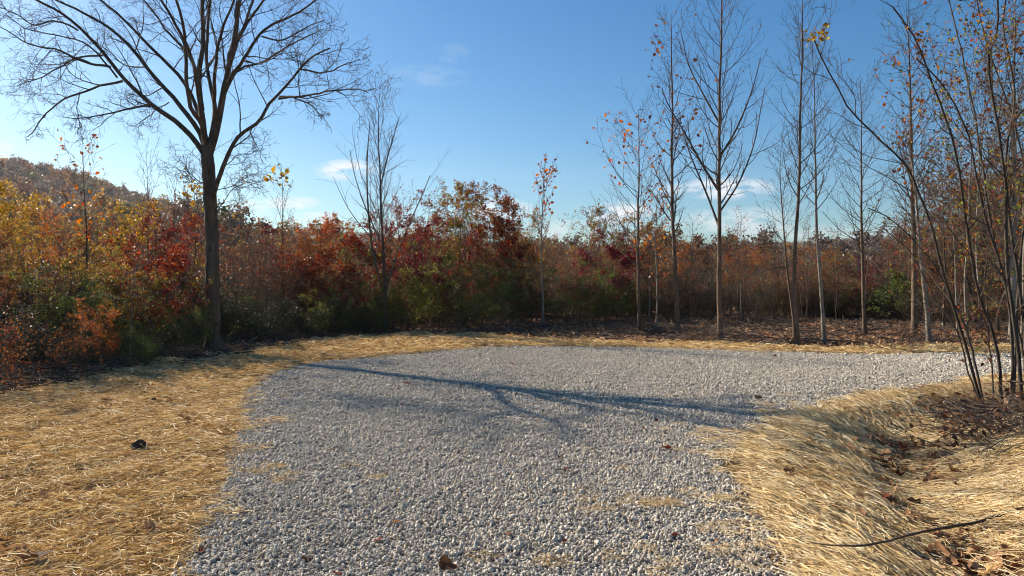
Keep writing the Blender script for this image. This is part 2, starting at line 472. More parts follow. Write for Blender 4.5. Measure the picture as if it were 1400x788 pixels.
def build_pad():
    m, t, out = new_mat('crushed stone bed')
    co = N(t, 'ShaderNodeTexCoord')
    v = N(t, 'ShaderNodeTexVoronoi'); v.inputs['Scale'].default_value = 42
    t.links.new(co.outputs['Object'], v.inputs['Vector'])
    c = ramp(t, v.outputs['Color'], [(.2, (.26, .25, .23)), (.8, (.42, .40, .37))])
    mulc = N(t, 'ShaderNodeMix', data_type='RGBA', blend_type='MULTIPLY'); mulc.inputs[0].default_value = .8
    cr = ramp(t, v.outputs['Distance'], [(.1, (1, 1, 1)), (.6, (.25, .24, .23))])
    t.links.new(c, mulc.inputs[6]); t.links.new(cr, mulc.inputs[7])
    d = N(t, 'ShaderNodeBsdfPrincipled'); d.inputs['Roughness'].default_value = .9
    t.links.new(mulc.outputs[2], d.inputs['Base Color'])
    inv = math_node(t, 'SUBTRACT', 1, v.outputs['Distance'])
    t.links.new(bump(t, inv, 1, .02), d.inputs['Normal']); t.links.new(d.outputs[0], out.inputs[0])
    st = .12
    xs = np.arange(-4.5, 30.1, st); ys = np.arange(-4, 16.8, st)
    X, Y = np.meshgrid(xs, ys)
    x, y = X.ravel(), Y.ravel()
    sd = sdf(PAD, x, y) + .42 * (fbm(x * 2.2, y * 2.2, 31) - .5)
    z = height(x, y) + .015 - .05 * sstep(.15, -.05, sd)
    keep = sd > -.12
    nx, ny = len(xs), len(ys)
    i = np.arange(ny - 1)[:, None] * nx; j = np.arange(nx - 1)[None]
    F = np.stack([i + j, i + j + 1, i + j + 1 + nx, i + j + nx], -1).reshape(-1, 4)
    F = F[keep[F].all(1)]
    used = np.unique(F); mp_ = -np.ones(len(x), int); mp_[used] = np.arange(len(used))
    me = mesh_from('gravel_pad', np.stack([x, y, z], 1)[used], mp_[F], m)
    tag(obj('gravel_pad', me), kind='structure')
build_pad()

# ---------------------------------------------------------------- scatter by geometry nodes: points with rot / size / kind attributes
def scatter(name, pts, rot, size, kind, protos, label, cat=None, kindtag='stuff', group=None):
    me = bpy.data.meshes.new(name)
    me.vertices.add(len(pts)); me.vertices.foreach_set('co', np.ascontiguousarray(pts, np.float32).ravel())
    for an, typ, data in (('rot', 'FLOAT_VECTOR', rot), ('size', 'FLOAT_VECTOR', size), ('pick', 'INT', kind)):
        a = me.attributes.new(an, typ, 'POINT')
        a.data.foreach_set('vector' if typ == 'FLOAT_VECTOR' else 'value', np.ascontiguousarray(data, np.int32 if typ == 'INT' else np.float32).ravel())
    o = obj(name, me)
    coll = bpy.data.collections.new(name + ' shapes')
    for i, pm in enumerate(protos):
        coll.objects.link(bpy.data.objects.new('%s shape %02d' % (name, i), pm))
    ng = bpy.data.node_groups.new(name + ' scatter', 'GeometryNodeTree')
    ng.interface.new_socket('Geometry', in_out='INPUT', socket_type='NodeSocketGeometry')
    ng.interface.new_socket('Geometry', in_out='OUTPUT', socket_type='NodeSocketGeometry')
    gi = ng.nodes.new('NodeGroupInput'); go = ng.nodes.new('NodeGroupOutput')
    ci = ng.nodes.new('GeometryNodeCollectionInfo'); ci.inputs['Collection'].default_value = coll
    ci.inputs['Separate Children'].default_value = True; ci.inputs['Reset Children'].default_value = True
    ip = ng.nodes.new('GeometryNodeInstanceOnPoints'); ip.inputs['Pick Instance'].default_value = True
    def attr(nm, dt):
        n = ng.nodes.new('GeometryNodeInputNamedAttribute'); n.data_type = dt; n.inputs['Name'].default_value = nm
        return n.outputs[0]
    ng.links.new(gi.outputs[0], ip.inputs['Points']); ng.links.new(ci.outputs[0], ip.inputs['Instance'])
    ng.links.new(attr('pick', 'INT'), ip.inputs['Instance Index'])
    er = ng.nodes.new('FunctionNodeEulerToRotation'); ng.links.new(attr('rot', 'FLOAT_VECTOR'), er.inputs[0])
    ng.links.new(er.outputs[0], ip.inputs['Rotation']); ng.links.new(attr('size', 'FLOAT_VECTOR'), ip.inputs['Scale'])
    ng.links.new(ip.outputs[0], go.inputs[0])
    md = o.modifiers.new('scatter', 'NODES'); md.node_group = ng
    return tag(o, label, cat, group, kindtag)

rng = np.random.default_rng(7)

# --- gravel
def stone_mesh(seed):
    import bmesh
    rg = random.Random(seed)
    bm = bmesh.new()
    bmesh.ops.create_icosphere(bm, subdivisions=2, radius=.5)
    planes = []
    for _ in range(9):
        v = Vector((rg.gauss(0, 1), rg.gauss(0, 1), rg.gauss(0, 1))).normalized(); planes.append((v, rg.uniform(.30, .44)))
    for v in bm.verts:
        for n_, d in planes:
            k = v.co.dot(n_) - d
            if k > 0: v.co -= n_ * k
        v.co *= 1 + rg.uniform(-.04, .04)
    me = bpy.data.meshes.new('stone'); bm.to_mesh(me); bm.free()
    me.materials.append(STONE)
    return me
def stone_material():
    m, t, out = new_mat('grey limestone')
    oi = N(t, 'ShaderNodeObjectInfo'); co = N(t, 'ShaderNodeTexCoord')
    c = ramp(t, oi.outputs['Random'], [(0, (.36, .33, .28)), (.22, (.48, .435, .365)), (.55, (.62, .565, .475)), (.80, (.72, .66, .56)), (.91, (.56, .43, .29)), (1, (.22, .20, .17))])
    n = noise(t, 2.5, 4, co.outputs['Object'], .6)
    mx = N(t, 'ShaderNodeMix', data_type='RGBA', blend_type='MULTIPLY'); mx.inputs[0].default_value = .6
    t.links.new(c, mx.inputs[6]); t.links.new(ramp(t, n, [(.3, (.6, .58, .55)), (.65, (1, 1, 1))]), mx.inputs[7])
    d = N(t, 'ShaderNodeBsdfPrincipled'); d.inputs['Roughness'].default_value = .85; d.inputs['Specular IOR Level'].default_value = .25
    t.links.new(mx.outputs[2], d.inputs['Base Color']); t.links.new(bump(t, n, .3, .05), d.inputs['Normal']); t.links.new(d.outputs[0], out.inputs[0])
    return m
STONE = stone_material()
STONES = [stone_mesh(100 + i) for i in range(12)]

def view_cull(x, y, margin=.10):
    return (y > 2.6) & (np.abs(x) < (.72 + margin) * y + .8)

def stones():
    P = []
    def batch(n, x0, x1, y0, y1, s0, s1):
        x = rng.uniform(x0, x1, n); y = rng.uniform(y0, y1, n)
        d = sdf(PAD, x, y) + .42 * (fbm(x * 2.2, y * 2.2, 31) - .5)
        k = (rng.random(n) < sstep(-.14, .10, d)) & view_cull(x, y)
        # worn straw-crossed gap in the bed
        x, y = x[k], y[k]
        s = np.clip((s0 + s1) / 2 * .86 * np.exp(rng.normal(0, .36, len(x))), s0 * .5, s1 * 1.6)
        P.append(np.stack([x, y, s], 1))
    batch(240000, -5, 7, 2.6, 9, .0113, .0222)
    batch(220000, -5, 12, 9, 16.6, .0135, .027)
    batch(34000, 7, 24, 10.5, 15.5, .022, .036)
    # stray stones thrown out on the straw
    n = 3600
    x = rng.uniform(-4.5, 9, n); y = rng.uniform(3, 16.5, n); d = sdf(PAD, x, y); k = (d < 0) & (d > -.6) & (rng.random(n) < np.exp(d * 5))
    P.append(np.stack([x[k], y[k], rng.uniform(.013, .028, k.sum())], 1))
    P = np.concatenate(P); x, y, s = P.T
    z = height(x, y) + .017 + s * rng.uniform(-.05, .42, len(s)) + .012 * (vnoise(x * 9, y * 9, 77) - .3) - .04 * sstep(.12, -.08, sdf(PAD, x, y))
    rot = rng.uniform(0, 6.28, (len(s), 3))
    sc = s[:, None] * np.stack([rng.uniform(.95, 1.35, len(s)), rng.uniform(.8, 1.1, len(s)), rng.uniform(.62, .95, len(s))], 1)
    scatter('gravel', np.stack([x, y, z], 1), rot, sc, rng.integers(0, 12, len(s)), STONES, 'pale grey crushed stone spread over the whole parking pad', 'gravel')
stones()

# --- straw
def straw_material():
    m, t, out = new_mat('dry straw')
    g = N(t, 'ShaderNodeNewGeometry')
    c = ramp(t, g.outputs['Random Per Island'], [(0, (.30, .18, .08)), (.2, (.62, .44, .20)), (.5, (.80, .61, .31)), (.76, (.90, .77, .48)), (.93, (.93, .86, .66)), (1, (.18, .11, .05))])
    d = N(t, 'ShaderNodeBsdfPrincipled'); d.inputs['Roughness'].default_value = .6; d.inputs['Specular IOR Level'].default_value = .3
    t.links.new(c, d.inputs['Base Color'])
    tr = N(t, 'ShaderNodeBsdfTranslucent'); t.links.new(c, tr.inputs[0])
    mx = N(t, 'ShaderNodeMixShader'); mx.inputs[0].default_value = .42
    t.links.new(d.outputs[0], mx.inputs[1]); t.links.new(tr.outputs[0], mx.inputs[2]); t.links.new(mx.outputs[0], out.inputs[0])
    return m
STRAWM = straw_material()
def straw_mesh(seed, n, spreadang, rad=.16, lift=.028, wid=.0022, lmax=.24):
    rg = np.random.default_rng(seed)
    c = np.stack([rg.uniform(-rad, rad, n), rg.uniform(-rad, rad, n), rg.uniform(.002, lift, n)], 1)
    a = rg.normal(0, spreadang, n); L = rg.uniform(.04, lmax, n)
    tilt = rg.normal(0, .09, n)
    D = np.stack([np.cos(a) * np.cos(tilt), np.sin(a) * np.cos(tilt), np.sin(tilt)], 1)
    side = np.stack([-np.sin(a), np.cos(a), 0 * a], 1) * rg.normal(0, .014, n)[:, None]
    bow = rg.normal(.0, .005, n)
    ts = np.array([-.5, -.17, .17, .5])
    P = c[:, None] + D[:, None] * (ts[None, :, None] * L[:, None, None]) + side[:, None] * ((ts ** 2) * 4)[None, :, None] * .5
    P[:, :, 2] += bow[:, None] * (1 - 4 * ts ** 2)[None]
    P[:, :, 2] = np.maximum(P[:, :, 2], -.012)
    r = np.repeat((wid * rg.uniform(.6, 1.4, n))[:, None], 4, 1)
    V, F = tubes([(P, r, 3)])
    return mesh_from('straw tuft', V, F, STRAWM, False)
STRAW_L = [straw_mesh(200 + i, 44, 1.6, lift=.026, wid=.0018, lmax=.17) for i in range(6)]
STRAW_C = [straw_mesh(220 + i, 44, .48, lift=.034, wid=.0017, lmax=.19) for i in range(6)]

def straws():
    P = []
    def batch(n, x0, x1, y0, y1, keepf=1.0):
        x = rng.uniform(x0, x1, n); y = rng.uniform(y0, y1, n)
        s = sdf(STRAW, x, y) + .7 * (fbm(x * 1.3, y * 1.3, 4) - .5); p = sdf(PAD, x, y) + .40 * (fbm(x * 2.2, y * 2.2, 31) - .5)
        dens = sstep(-.3, .4, s) * np.maximum(sstep(.02, -.16, p), .035 * sstep(.5, 0, p))
        dd, sd_ = ditch_d(x, y)
        bare = sstep(.6, .12, dd) * sstep(.38, .54, fbm(x * 2.3, y * 2.3, 8)) * (y < 8) * (x > 0)
        thin = .14 + .62 * sstep(.34, .56, fbm(x * 1.8, y * 1.8, 15))
        dens = dens * (1 - .85 * bare) * thin * (1 - .75 * sstep(5.3, 6.4, x) * (y < 11))
        k = (rng.random(n) < dens * keepf) & view_cull(x, y)
        P.append(np.stack([x[k], y[k]], 1))
    batch(9500, -8, 0, 2.6, 8)
    batch(7000, 1.2, 8, 2.6, 8)
    batch(4500, -8, 0, 8, 13)
    batch(6500, 1.5, 13, 8, 12)
    batch(7000, -7, 5, 13, 19.5)
    batch(4500, 4, 17, 14, 17)
    # wisps carried on to the gravel
    wn = 0
    for (cx, cy, sx, sy, n) in [(*G(885, 692), .16, .05, 10), (*G(830, 680), .20, .08, 4), (*G(880, 720), .4, .25, 3), (*G(700, 660), .8, .4, 3), (*G(350, 650), .3, .18, 16),
                                (*G(1010, 700), .25, .5, 12), (*G(1050, 770), .2, .3, 10), (*G(330, 560), .2, .7, 16), (*G(1000, 610), .3, .5, 16), (*G(900, 760), .5, .3, 5),
                                (*G(780, 770), .5, .2, 3), (*G(1060, 560), .3, .5, 12)]:
        P.append(np.stack([rng.normal(cx, sx, n), rng.normal(cy, sy, n)], 1)); wn += n
    P = np.concatenate(P); x, y = P.T; n = len(x)
    z = height(x, y) + .004 + .02 * (sdf(PAD, x, y) > 0) + .035 * rng.random(n) * sstep(.4, .65, fbm(x * 3, y * 3, 19))
    e = .06
    gx = (height(x + e, y) - height(x - e, y)) / (2 * e); gy = (height(x, y + e) - height(x, y - e)) / (2 * e)
    right = x > 1.2
    # on the right the blower has combed it down and towards the ditch
    base = np.where(right & (y < 11), -.85 + .5 * (fbm(x * .7, y * .7, 41) - .5) * 2, 6.28 * rng.random(n))
    yaw = base + rng.normal(0, .25, n)
    rot = np.zeros((n, 3))
    for i in range(n):
        q = Vector((-gx[i], -gy[i], 1)).to_track_quat('Z', 'Y')
        up = Vector((-gx[i], -gy[i], 1)).normalized()
        q = Vector((0, 0, 1)).rotation_difference(up) @ Quaternion((0, 0, 1), float(yaw[i]))
        rot[i] = q.to_euler()
    s = rng.uniform(.8, 1.25, n) * np.where(y > 12, 1.25, 1); s[n - wn:] *= .42
    far = np.where(y > 11, 1.5, 1.0)
    sc = np.stack([s, s, s * rng.uniform(.8, 1.6, n) * far], 1)
    pick = np.where(right & (y < 11), rng.integers(6, 12, n), rng.integers(0, 6, n))
    scatter('straw', np.stack([x, y, z], 1), rot, sc, pick, STRAW_L + STRAW_C, 'golden straw mulch spread round the gravel pad and down the ditch', 'straw')
straws()

# --- dead leaves
def dead_leaf_mesh(seed, mat, lobes=5, curl=.5):
    rg = random.Random(seed)
    n = 22; V = []; rim = []
    for i in range(n):
        a = 2 * math.pi * i / n
        r = .5 * (.55 + .45 * abs(math.cos(a * lobes / 2)) ** 1.3) * rg.uniform(.85, 1.1)
        rim.append((a, r))
    V.append((0, 0, 0))
    for k in (.5, 1.0):
        for a, r in rim:
            x = r * k * math.cos(a); y = r * k * math.sin(a) * .85
            z = curl * (x * x * rg.uniform(.9, 1.3) + .6 * y * y) + .06 * math.sin(7 * x + seed) + .05 * math.sin(9 * y + seed * 2) + rg.uniform(-.015, .015)
            V.append((x, y, z))
    # tip folds up
    F = []
    for i in range(n):
        j = (i + 1) % n
        F.append((1 + i, 1 + n + i, 1 + n + j, 1 + j))
    Vn = np.array(V); Fq = np.array(F)
    tri = np.array([(0, 1 + i, 1 + (i + 1) % n) for i in range(n)])
    me = bpy.data.meshes.new('leaf blade')
    me.from_pydata([tuple(v) for v in Vn], [], [tuple(map(int, f)) for f in Fq] + [tuple(map(int, f)) for f in tri])
    me.materials.append(mat)
    for p in me.polygons: p.use_smooth = True
    return me
def litter_mat(name, stops, trans=.25):
    m, t, out = new_mat(name)
    oi = N(t, 'ShaderNodeObjectInfo'); co = N(t, 'ShaderNodeTexCoord')
    c = ramp(t, oi.outputs['Random'], stops)
    n = noise(t, 4, 3, co.outputs['Object'])
    mx = N(t, 'ShaderNodeMix', data_type='RGBA', blend_type='MULTIPLY'); mx.inputs[0].default_value = .6
    t.links.new(c, mx.inputs[6]); t.links.new(ramp(t, n, [(.35, (.5, .45, .4)), (.65, (1, 1, 1))]), mx.inputs[7])
    d = N(t, 'ShaderNodeBsdfPrincipled'); d.inputs['Roughness'].default_value = .8; d.inputs['Specular IOR Level'].default_value = .2
    t.links.new(mx.outputs[2], d.inputs['Base Color'])
    tr = N(t, 'ShaderNodeBsdfTranslucent'); t.links.new(mx.outputs[2], tr.inputs[0])
    ms = N(t, 'ShaderNodeMixShader'); ms.inputs[0].default_value = trans
    t.links.new(d.outputs[0], ms.inputs[1]); t.links.new(tr.outputs[0], ms.inputs[2]); t.links.new(ms.outputs[0], out.inputs[0])
    return m
LIT = litter_mat('dead leaf litter', [(0, (.16, .085, .045)), (.3, (.30, .165, .085)), (.6, (.42, .245, .135)), (.8, (.55, .39, .25)), (.92, (.36, .11, .045)), (1, (.60, .40, .18))])
LEAFS = [dead_leaf_mesh(300 + i, LIT, 5 if i % 2 else 3, .3 + .25 * (i % 3)) for i in range(6)]

def stick_mesh(seed, n=10, rad=.3):
    rg = np.random.default_rng(seed)
    c = np.stack([rg.uniform(-rad, rad, n), rg.uniform(-rad, rad, n), rg.uniform(.01, .05, n)], 1)
    a = rg.uniform(0, 6.28, n); L = rg.uniform(.15, .7, n)
    D = np.stack([np.cos(a), np.sin(a), rg.normal(.05, .15, n)], 1)
    ts = np.linspace(-.5, .5, 6)
    P = c[:, None] + D[:, None] * (ts[None, :, None] * L[:, None, None]) + np.cumsum(rg.normal(0, .008, (n, 6, 3)), 1)
    V, F = tubes([(P, np.repeat((rg.uniform(.003, .009, n))[:, None], 6, 1), 4)])
    return mesh_from('sticks', V, F, TWIG)
STICKS = [stick_mesh(400 + i) for i in range(5)]

def litter():
    P = []
    def batch(n, x0, x1, y0, y1, f):
        x = rng.uniform(x0, x1, n); y = rng.uniform(y0, y1, n)
        k = (rng.random(n) < f(x, y)) & view_cull(x, y, .2)
        P.append(np.stack([x[k], y[k]], 1))
    back = lambda x, y: sstep(.25, -.35, sdf(STRAW, x, y)) * (.25 + .75 * sstep(.35, .6, fbm(x * .8, y * .8, 55)))
    batch(26000, -7, 20, 15.2, 27, back)
    batch(7000, 6, 24, 15, 24, back)
    batch(7000, -8.6, -4, 7.5, 19, back)
    batch(5000, 4.4, 8.5, 4, 11, lambda x, y: sstep(4.6, 5.8, x) * (y < 10.8) * (sdf(PAD, x, y) < -.7))
    # pooled in the ditch
    batch(4200, 2.2, 6, 3.6, 9, lambda x, y: sstep(.6, .05, ditch_d(x, y)[0]) * sstep(.40, .56, fbm(x * 2.3, y * 2.3, 8)))
    # a thin scatter on the straw
    batch(900, -8, 9, 3, 18, lambda x, y: (sdf(PAD, x, y) < -.1) * .8)
    P = np.concatenate(P); x, y = P.T; n = len(x)
    z = height(x, y) + rng.uniform(.005, .05, n)
    rot = np.stack([rng.normal(0, .55, n), rng.normal(0, .55, n), rng.uniform(0, 6.28, n)], 1)
    s = rng.uniform(.06, .16, n)
    scatter('leaf_litter', np.stack([x, y, z], 1), rot, np.stack([s, s, s], 1), rng.integers(0, 6, n), LEAFS, 'brown fallen leaves carpeting the cleared woodland floor and pooled in the ditch', 'leaf litter')
    P = []
    batch(800, -7, 20, 15.6, 27, lambda x, y: sstep(.1, -.5, sdf(STRAW, x, y)))
    batch(420, -8.8, -5, 7, 19, lambda x, y: sstep(.3, -.5, sdf(STRAW, x, y)))
    batch(200, 4.8, 8, 4.5, 9.6, lambda x, y: sstep(5.2, 6.0, x) * 1.0)
    P = np.concatenate(P); x, y = P.T; n = len(x)
    z = height(x, y) + .01
    scatter('twig_litter', np.stack([x, y, z], 1), np.stack([rng.normal(0, .1, n), rng.normal(0, .1, n), rng.uniform(0, 6.28, n)], 1),
            np.repeat(rng.uniform(.7, 1.7, n)[:, None], 3, 1), rng.integers(0, 5, n), STICKS, 'broken dry twigs strewn among the fallen leaves by the wood', 'twigs')
litter()

# ---------------------------------------------------------------- trees
def V3(*a): return np.array(a, float)

def plant(name, loc, bits, label, cat, group=None):
    """bits: [(part name, mesh)]; an Empty at the base parents the parts"""
    e = bpy.data.objects.new(name, None); COL.objects.link(e); e.location = loc
    e.empty_display_size = .3
    tag(e, label, cat, group)
    for pn, me in bits:
        obj(pn, me, e)
    return e
def copy_plant(src, loc, rz, sc, label, group=None, leaf=None, cat=None):
    c = src.copy(); COL.objects.link(c); c.location = loc; c.rotation_euler = (0, 0, rz)
    c.scale = (sc, sc, sc) if isinstance(sc, (int, float)) else sc
    c['label'] = label
    if cat: c['category'] = cat
    if group: c['group'] = group
    elif 'group' in c: del c['group']
    for ch in list(src.children):
        d = ch.copy(); COL.objects.link(d); d.parent = c
        if leaf is not None and ch.name.split('.')[0] == 'foliage':
            d.material_slots[0].link = 'OBJECT'; d.material_slots[0].material = leaf
    return c

# --- the big bare tree on the left: limbs traced one by one, each at its own distance
BT_Y = 14.3
def bt(pts, y0, y1):
    n = len(pts)
    return np.array([at(px, py, BT_Y + y0 + (y1 - y0) * i / (n - 1)) for i, (px, py) in enumerate(pts)])
def big_tree():
    rg = np.random.default_rng(11)
    base = at(291, 488, BT_Y); base[2] = hz(base[0], base[1]) - .05
    trunk_px = [(291, 470), (291, 430), (290, 380), (290, 330), (288, 290), (286, 250), (284, 222), (282, 200)]
    trunk = np.vstack([base, bt(trunk_px, 0, 0)])
    tp = spline(trunk, 40)
    s = np.linspace(0, 1, 40)
    tr = .128 + .085 * np.exp(-s * 16) - .015 * s
    # limbs: points, depth offsets start/end, base radius
    LIMBS = [
        ([(290, 276), (293, 262), (304, 232), (323, 190), (354, 167), (369, 141), (392, 118), (411, 95), (430, 76), (452, 66)], 0, -1.6, .062),
        ([(283, 222), (274, 203), (244, 171), (206, 145), (168, 110), (141, 76), (107, 42), (76, 19), (38, 0), (0, -14)], 0, -.6, .070),
        ([(282, 212), (272, 179), (244, 143), (213, 110), (183, 72), (152, 42), (114, 19), (76, 2), (30, -20)], 0, 1.4, .066),
        ([(283, 196), (268, 150), (253, 114), (213, 72), (179, 38), (145, 8), (100, -30), (60, -55)], 0, 2.4, .055),
        ([(283, 205), (276, 170), (259, 137), (251, 57), (244, 20), (225, -30), (200, -90)], 0, -1.8, .060),
        ([(283, 210), (277, 160), (272, 99), (278, 57), (276, -10), (280, -80), (270, -150)], 0, .6, .085),
        ([(284, 208), (295, 152), (288, 112), (282, 76), (289, 0), (300, -60), (310, -120)], 0, 1.6, .060),
        ([(285, 215), (293, 188), (301, 145), (312, 91), (320, 57), (329, 0), (345, -70), (350, -140)], 0, -.6, .095),
        ([(306, 130), (318, 104), (335, 84), (358, 50), (390, 32), (425, 12), (460, -20)], -.25, -1.2, .045),
        ([(312, 90), (318, 60), (331, 40), (348, 0), (375, -45), (400, -90)], -.3, 1.5, .045),
        ([(308, 120), (322, 60), (352, 10), (392, -30), (430, -60)], -.2, 2.2, .05),
        ([(296, 170), (292, 120), (300, 60), (318, 0), (322, -60)], -.1, -2.2, .05),
        ([(276, 160), (262, 80), (236, 30), (205, -20), (170, -70)], 0, -2.6, .05),
        ([(277, 150), (266, 90), (225, 40), (196, 0), (150, -40)], 0, 3.0, .045),
        ([(300, 150), (324, 100), (360, 86), (400, 60), (440, 40)], -.1, 3.0, .04),
    ]
    SUBS = [
        ([(206, 146), (188, 147), (171, 150), (140, 156), (114, 160), (97, 160), (84, 158)], -.2, -.9, .024),
        ([(168, 111), (140, 118), (114, 129), (98, 134), (84, 141), (68, 155), (57, 167), (49, 179), (40, 186)], -.27, -1.2, .028),
        ([(152, 92), (128, 89), (107, 84), (80, 70), (57, 65), (36, 58), (18, 44), (4, 34)], -.3, -1.4, .028),
        ([(140, 76), (110, 80), (84, 92), (60, 104), (36, 112), (20, 118)], -.33, .4, .022),
        ([(381, 135), (400, 131), (419, 129), (445, 124), (468, 122), (486, 121), (502, 125)], -.9, -2.2, .026),
        ([(382, 132), (410, 136), (430, 146), (446, 160)], -.9, -.3, .016),
        ([(411, 95), (436, 98), (455, 92), (475, 84), (490, 80)], -1.2, -.6, .018),
        ([(231, 140), (213, 150), (195, 165), (188, 176)], .5, 1.2, .012),
        ([(222, 120), (206, 128), (190, 132), (170, 128)], .6, 1.5, .014),
        ([(200, 92), (170, 88), (140, 64), (118, 52)], .7, 1.9, .016),
        ([(358, 50), (385, 55), (408, 44), (430, 30), (448, 26)], -.7, -2.0, .018),
        ([(335, 84), (360, 88), (384, 76), (402, 60)], -.5, -2.0, .016),
        ([(107, 163), (112, 172), (109, 182), (118, 190)], -.75, -.8, .007),
        ([(160, 106), (120, 60), (80, 48), (40, 40), (10, 20)], -.3, .9, .02),
        ([(107, 42), (80, 30), (50, 34), (20, 16), (0, 8)], -.4, -1.2, .02),
        ([(304, 232), (322, 214), (338, 212), (352, 206)], -.1, -.8, .008),
        ([(290, 260), (270, 244), (254, 226), (240, 206)], 0, -.9, .009),
        ([(290, 300), (312, 262), (330, 250), (344, 246)], 0, -.7, .009),
        ([(286, 250), (266, 252), (250, 240), (238, 226)], 0, .8, .008),
        ([(292, 262), (315, 255), (335, 242), (350, 238)], 0, .9, .008),
    ]
    NL = 26
    LP = []; LR = []
    for pts, a, b, r in LIMBS:
        p = spline(bt(pts, a, b), NL)
        p[2:] += np.cumsum(rg.normal(0, .012, (NL - 2, 3)), 0) * 0.6
        LP.append(p); LR.append(.76 * r * (1 - .80 * np.linspace(0, 1, NL) ** .85) + .004)
    NS = 16
    SP_, SR = [], []
    for pts, a, b, r in SUBS:
        p = spline(bt(pts, a, b), NS); p[1:] += np.cumsum(rg.normal(0, .010, (NS - 1, 3)), 0)
        SP_.append(p); SR.append(.8 * r * (1 - .78 * np.linspace(0, 1, NS)) + .003)
    LP, LR, SP_, SR = map(np.array, (LP, LR, SP_, SR))
    l1 = shoots(rg, LP, LR, 9, .24, 1, 40, 12, .30, .40, .40, 10, .13, .03, .40, .2, .005, plen=np.full((len(LP), 1), 4.2))
    l1b = shoots(rg, SP_, SR, 9, .15, 1, 48, 14, .42, .3, .4, 8, .15, .04, .55, .25, .005)
    l2 = shoots(rg, *l1, 8, .15, 1, 50, 14, .42, .3, .45, 7, .17, .05, .55, .3, .004)
    l2b = shoots(rg, *l1b, 7, .1, 1, 52, 14, .45, .3, .4, 6, .18, .05, .6, .4, .0035)
    l3 = shoots(rg, *l2, 4, .15, 1, 55, 15, .42, .3, .3, 4, .2, .08, .6, .5, .0028, keep=.75)
    l3b = shoots(rg, *l2b, 5, .15, 1, 55, 15, .5, .3, .3, 4, .2, .08, .7, .5, .003, keep=.85)
    # short epicormic twigs on the stem below the fork
    ep = shoots(rg, tp[None, 18:], tr[None, 18:], 16, .0, 1, 70, 15, .5, .4, 0, 7, .2, .03, .05, .4, .005, plen=1.6)
    ep2 = shoots(rg, *ep, 6, .2, 1, 50, 15, .5, .3, .3, 5, .2, .05, .6, .5, .003)
    V, F = tubes([(tp[None], tr[None], 22)])
    # ridged bark in the mesh itself
    c = V.reshape(40, 22, 3); ctr = c.mean(1, keepdims=True); k = np.arange(22)
    amp = 1 + .07 * np.sin(k * 2.9 + 1)[None, :, None] * 1 + .05 * rg.normal(0, 1, (40, 22, 1))
    root = 1 + .35 * np.exp(-np.linspace(0, 1, 40) * 18)[:, None, None] * (np.sin(k * 2 * np.pi / 22 * 4 + .5) * .5)[None, :, None]
    V = (ctr + (c - ctr) * amp * root).reshape(-1, 3)
    o = base.copy()
    b1 = mesh_from('trunk', V - o, F, BARK_BIG)
    V, F = tubes([(LP, LR, 10), (SP_, SR, 7), (*l1, 6), (*l1b, 5)])
    b2 = mesh_from('limbs', V - o, F, BARK_BIG)
    V, F = tubes([(*l2, 4), (*l2b, 4), (*l3, 3), (*l3b, 3), (*ep, 4), (*ep2, 3)])
    b3 = mesh_from('twigs', V - o, F, TWIG)
    plant('bare_tree', o, [('trunk', b1), ('crown', b2), ('twig', b3)], 'tall dark leafless tree with wide spreading limbs at the edge of the straw', 'tree')
big_tree()

# --- slender saplings with a traced stem
def sapling(px_pts, Y, r0, label, bark=BARK_GREY, twig=TWIG, k1=30, t0=.28, ang=48, lr=.26, shape=.75, k2=6, k3=2, up=.10, leaves=0, leaf=None, leafclump=None,
            lsize=.085, seed=0, dy=0.0, name='sapling', extra=None, rtip=.10, lw=.08, k1n=9, lspread=.02, group=None, absL=None, cat='tree'):
    rg = np.random.default_rng(500 + seed)
    n = len(px_pts)
    pts = np.array([at(px, py, Y + dy * i / (n - 1)) for i, (px, py) in enumerate(px_pts)])
    pts[0, 2] = hz(pts[0, 0], pts[0, 1]) - .04
    P = spline(pts, 30); s = np.linspace(0, 1, 30)
    P[2:] += np.cumsum(rg.normal(0, .006, (28, 3)), 0) * np.array([1, 1, 0])
    r0 = r0 * .72
    Rr = r0 * (1 - (1 - rtip) * s ** .9) + .75 * r0 * np.exp(-s * 38)
    l1 = shoots(rg, P[None], Rr[None], k1, t0, .99, ang, 7, lr, .22, shape, k1n, lw * .5, up, .42, .2, .0045, plen=absL)
    l2 = shoots(rg, *l1, k2 + 2, .15, 1, 38, 9, .36, .3, .45, 6, .06, .06, .6, .35, .0038)
    gl = [(P[None], Rr[None], 10)]; cl = [(*l1, 4), (*l2, 3)]
    tw = [l2]
    if k3:
        l3 = shoots(rg, *l2, k3, .2, 1, 40, 12, .4, .3, .3, 4, .1, .05, .7, .5, .0028); cl.append((*l3, 3)); tw.append(l3)
    if extra:
        for ex, a, b, r in extra:
            e = spline(np.array([at(px, py, Y + a + (b - a) * i / (len(ex) - 1)) for i, (px, py) in enumerate(ex)]), 14)
            er = r * (1 - .8 * np.linspace(0, 1, 14)) + .003
            e1 = shoots(rg, e[None], er[None], 9, .15, 1, 40, 10, .35, .3, .4, 7, .08, .08, .5, .3, .004)
            e2 = shoots(rg, *e1, 4, .2, 1, 40, 10, .4, .3, .3, 4, .1, .05, .6, .5, .003)
            cl += [(e[None], er[None], 6), (*e1, 4), (*e2, 3)]; tw.append(e2)
    o = pts[0].copy()
    V, F = tubes(gl); bits = [('trunk', mesh_from('trunk', V - o, F, bark))]
    V, F = tubes(cl); bits.append(('crown', mesh_from('crown', V - o, F, twig)))
    if leaves:
        V, F = leaf_quads(rg, tw, leaves, lsize, .3, lspread, .5, leafclump)
        bits.append(('foliage', mesh_from('foliage', V - o, F, leaf or L_BROWN, False)))
    return plant(name, o, bits, label, cat, group)

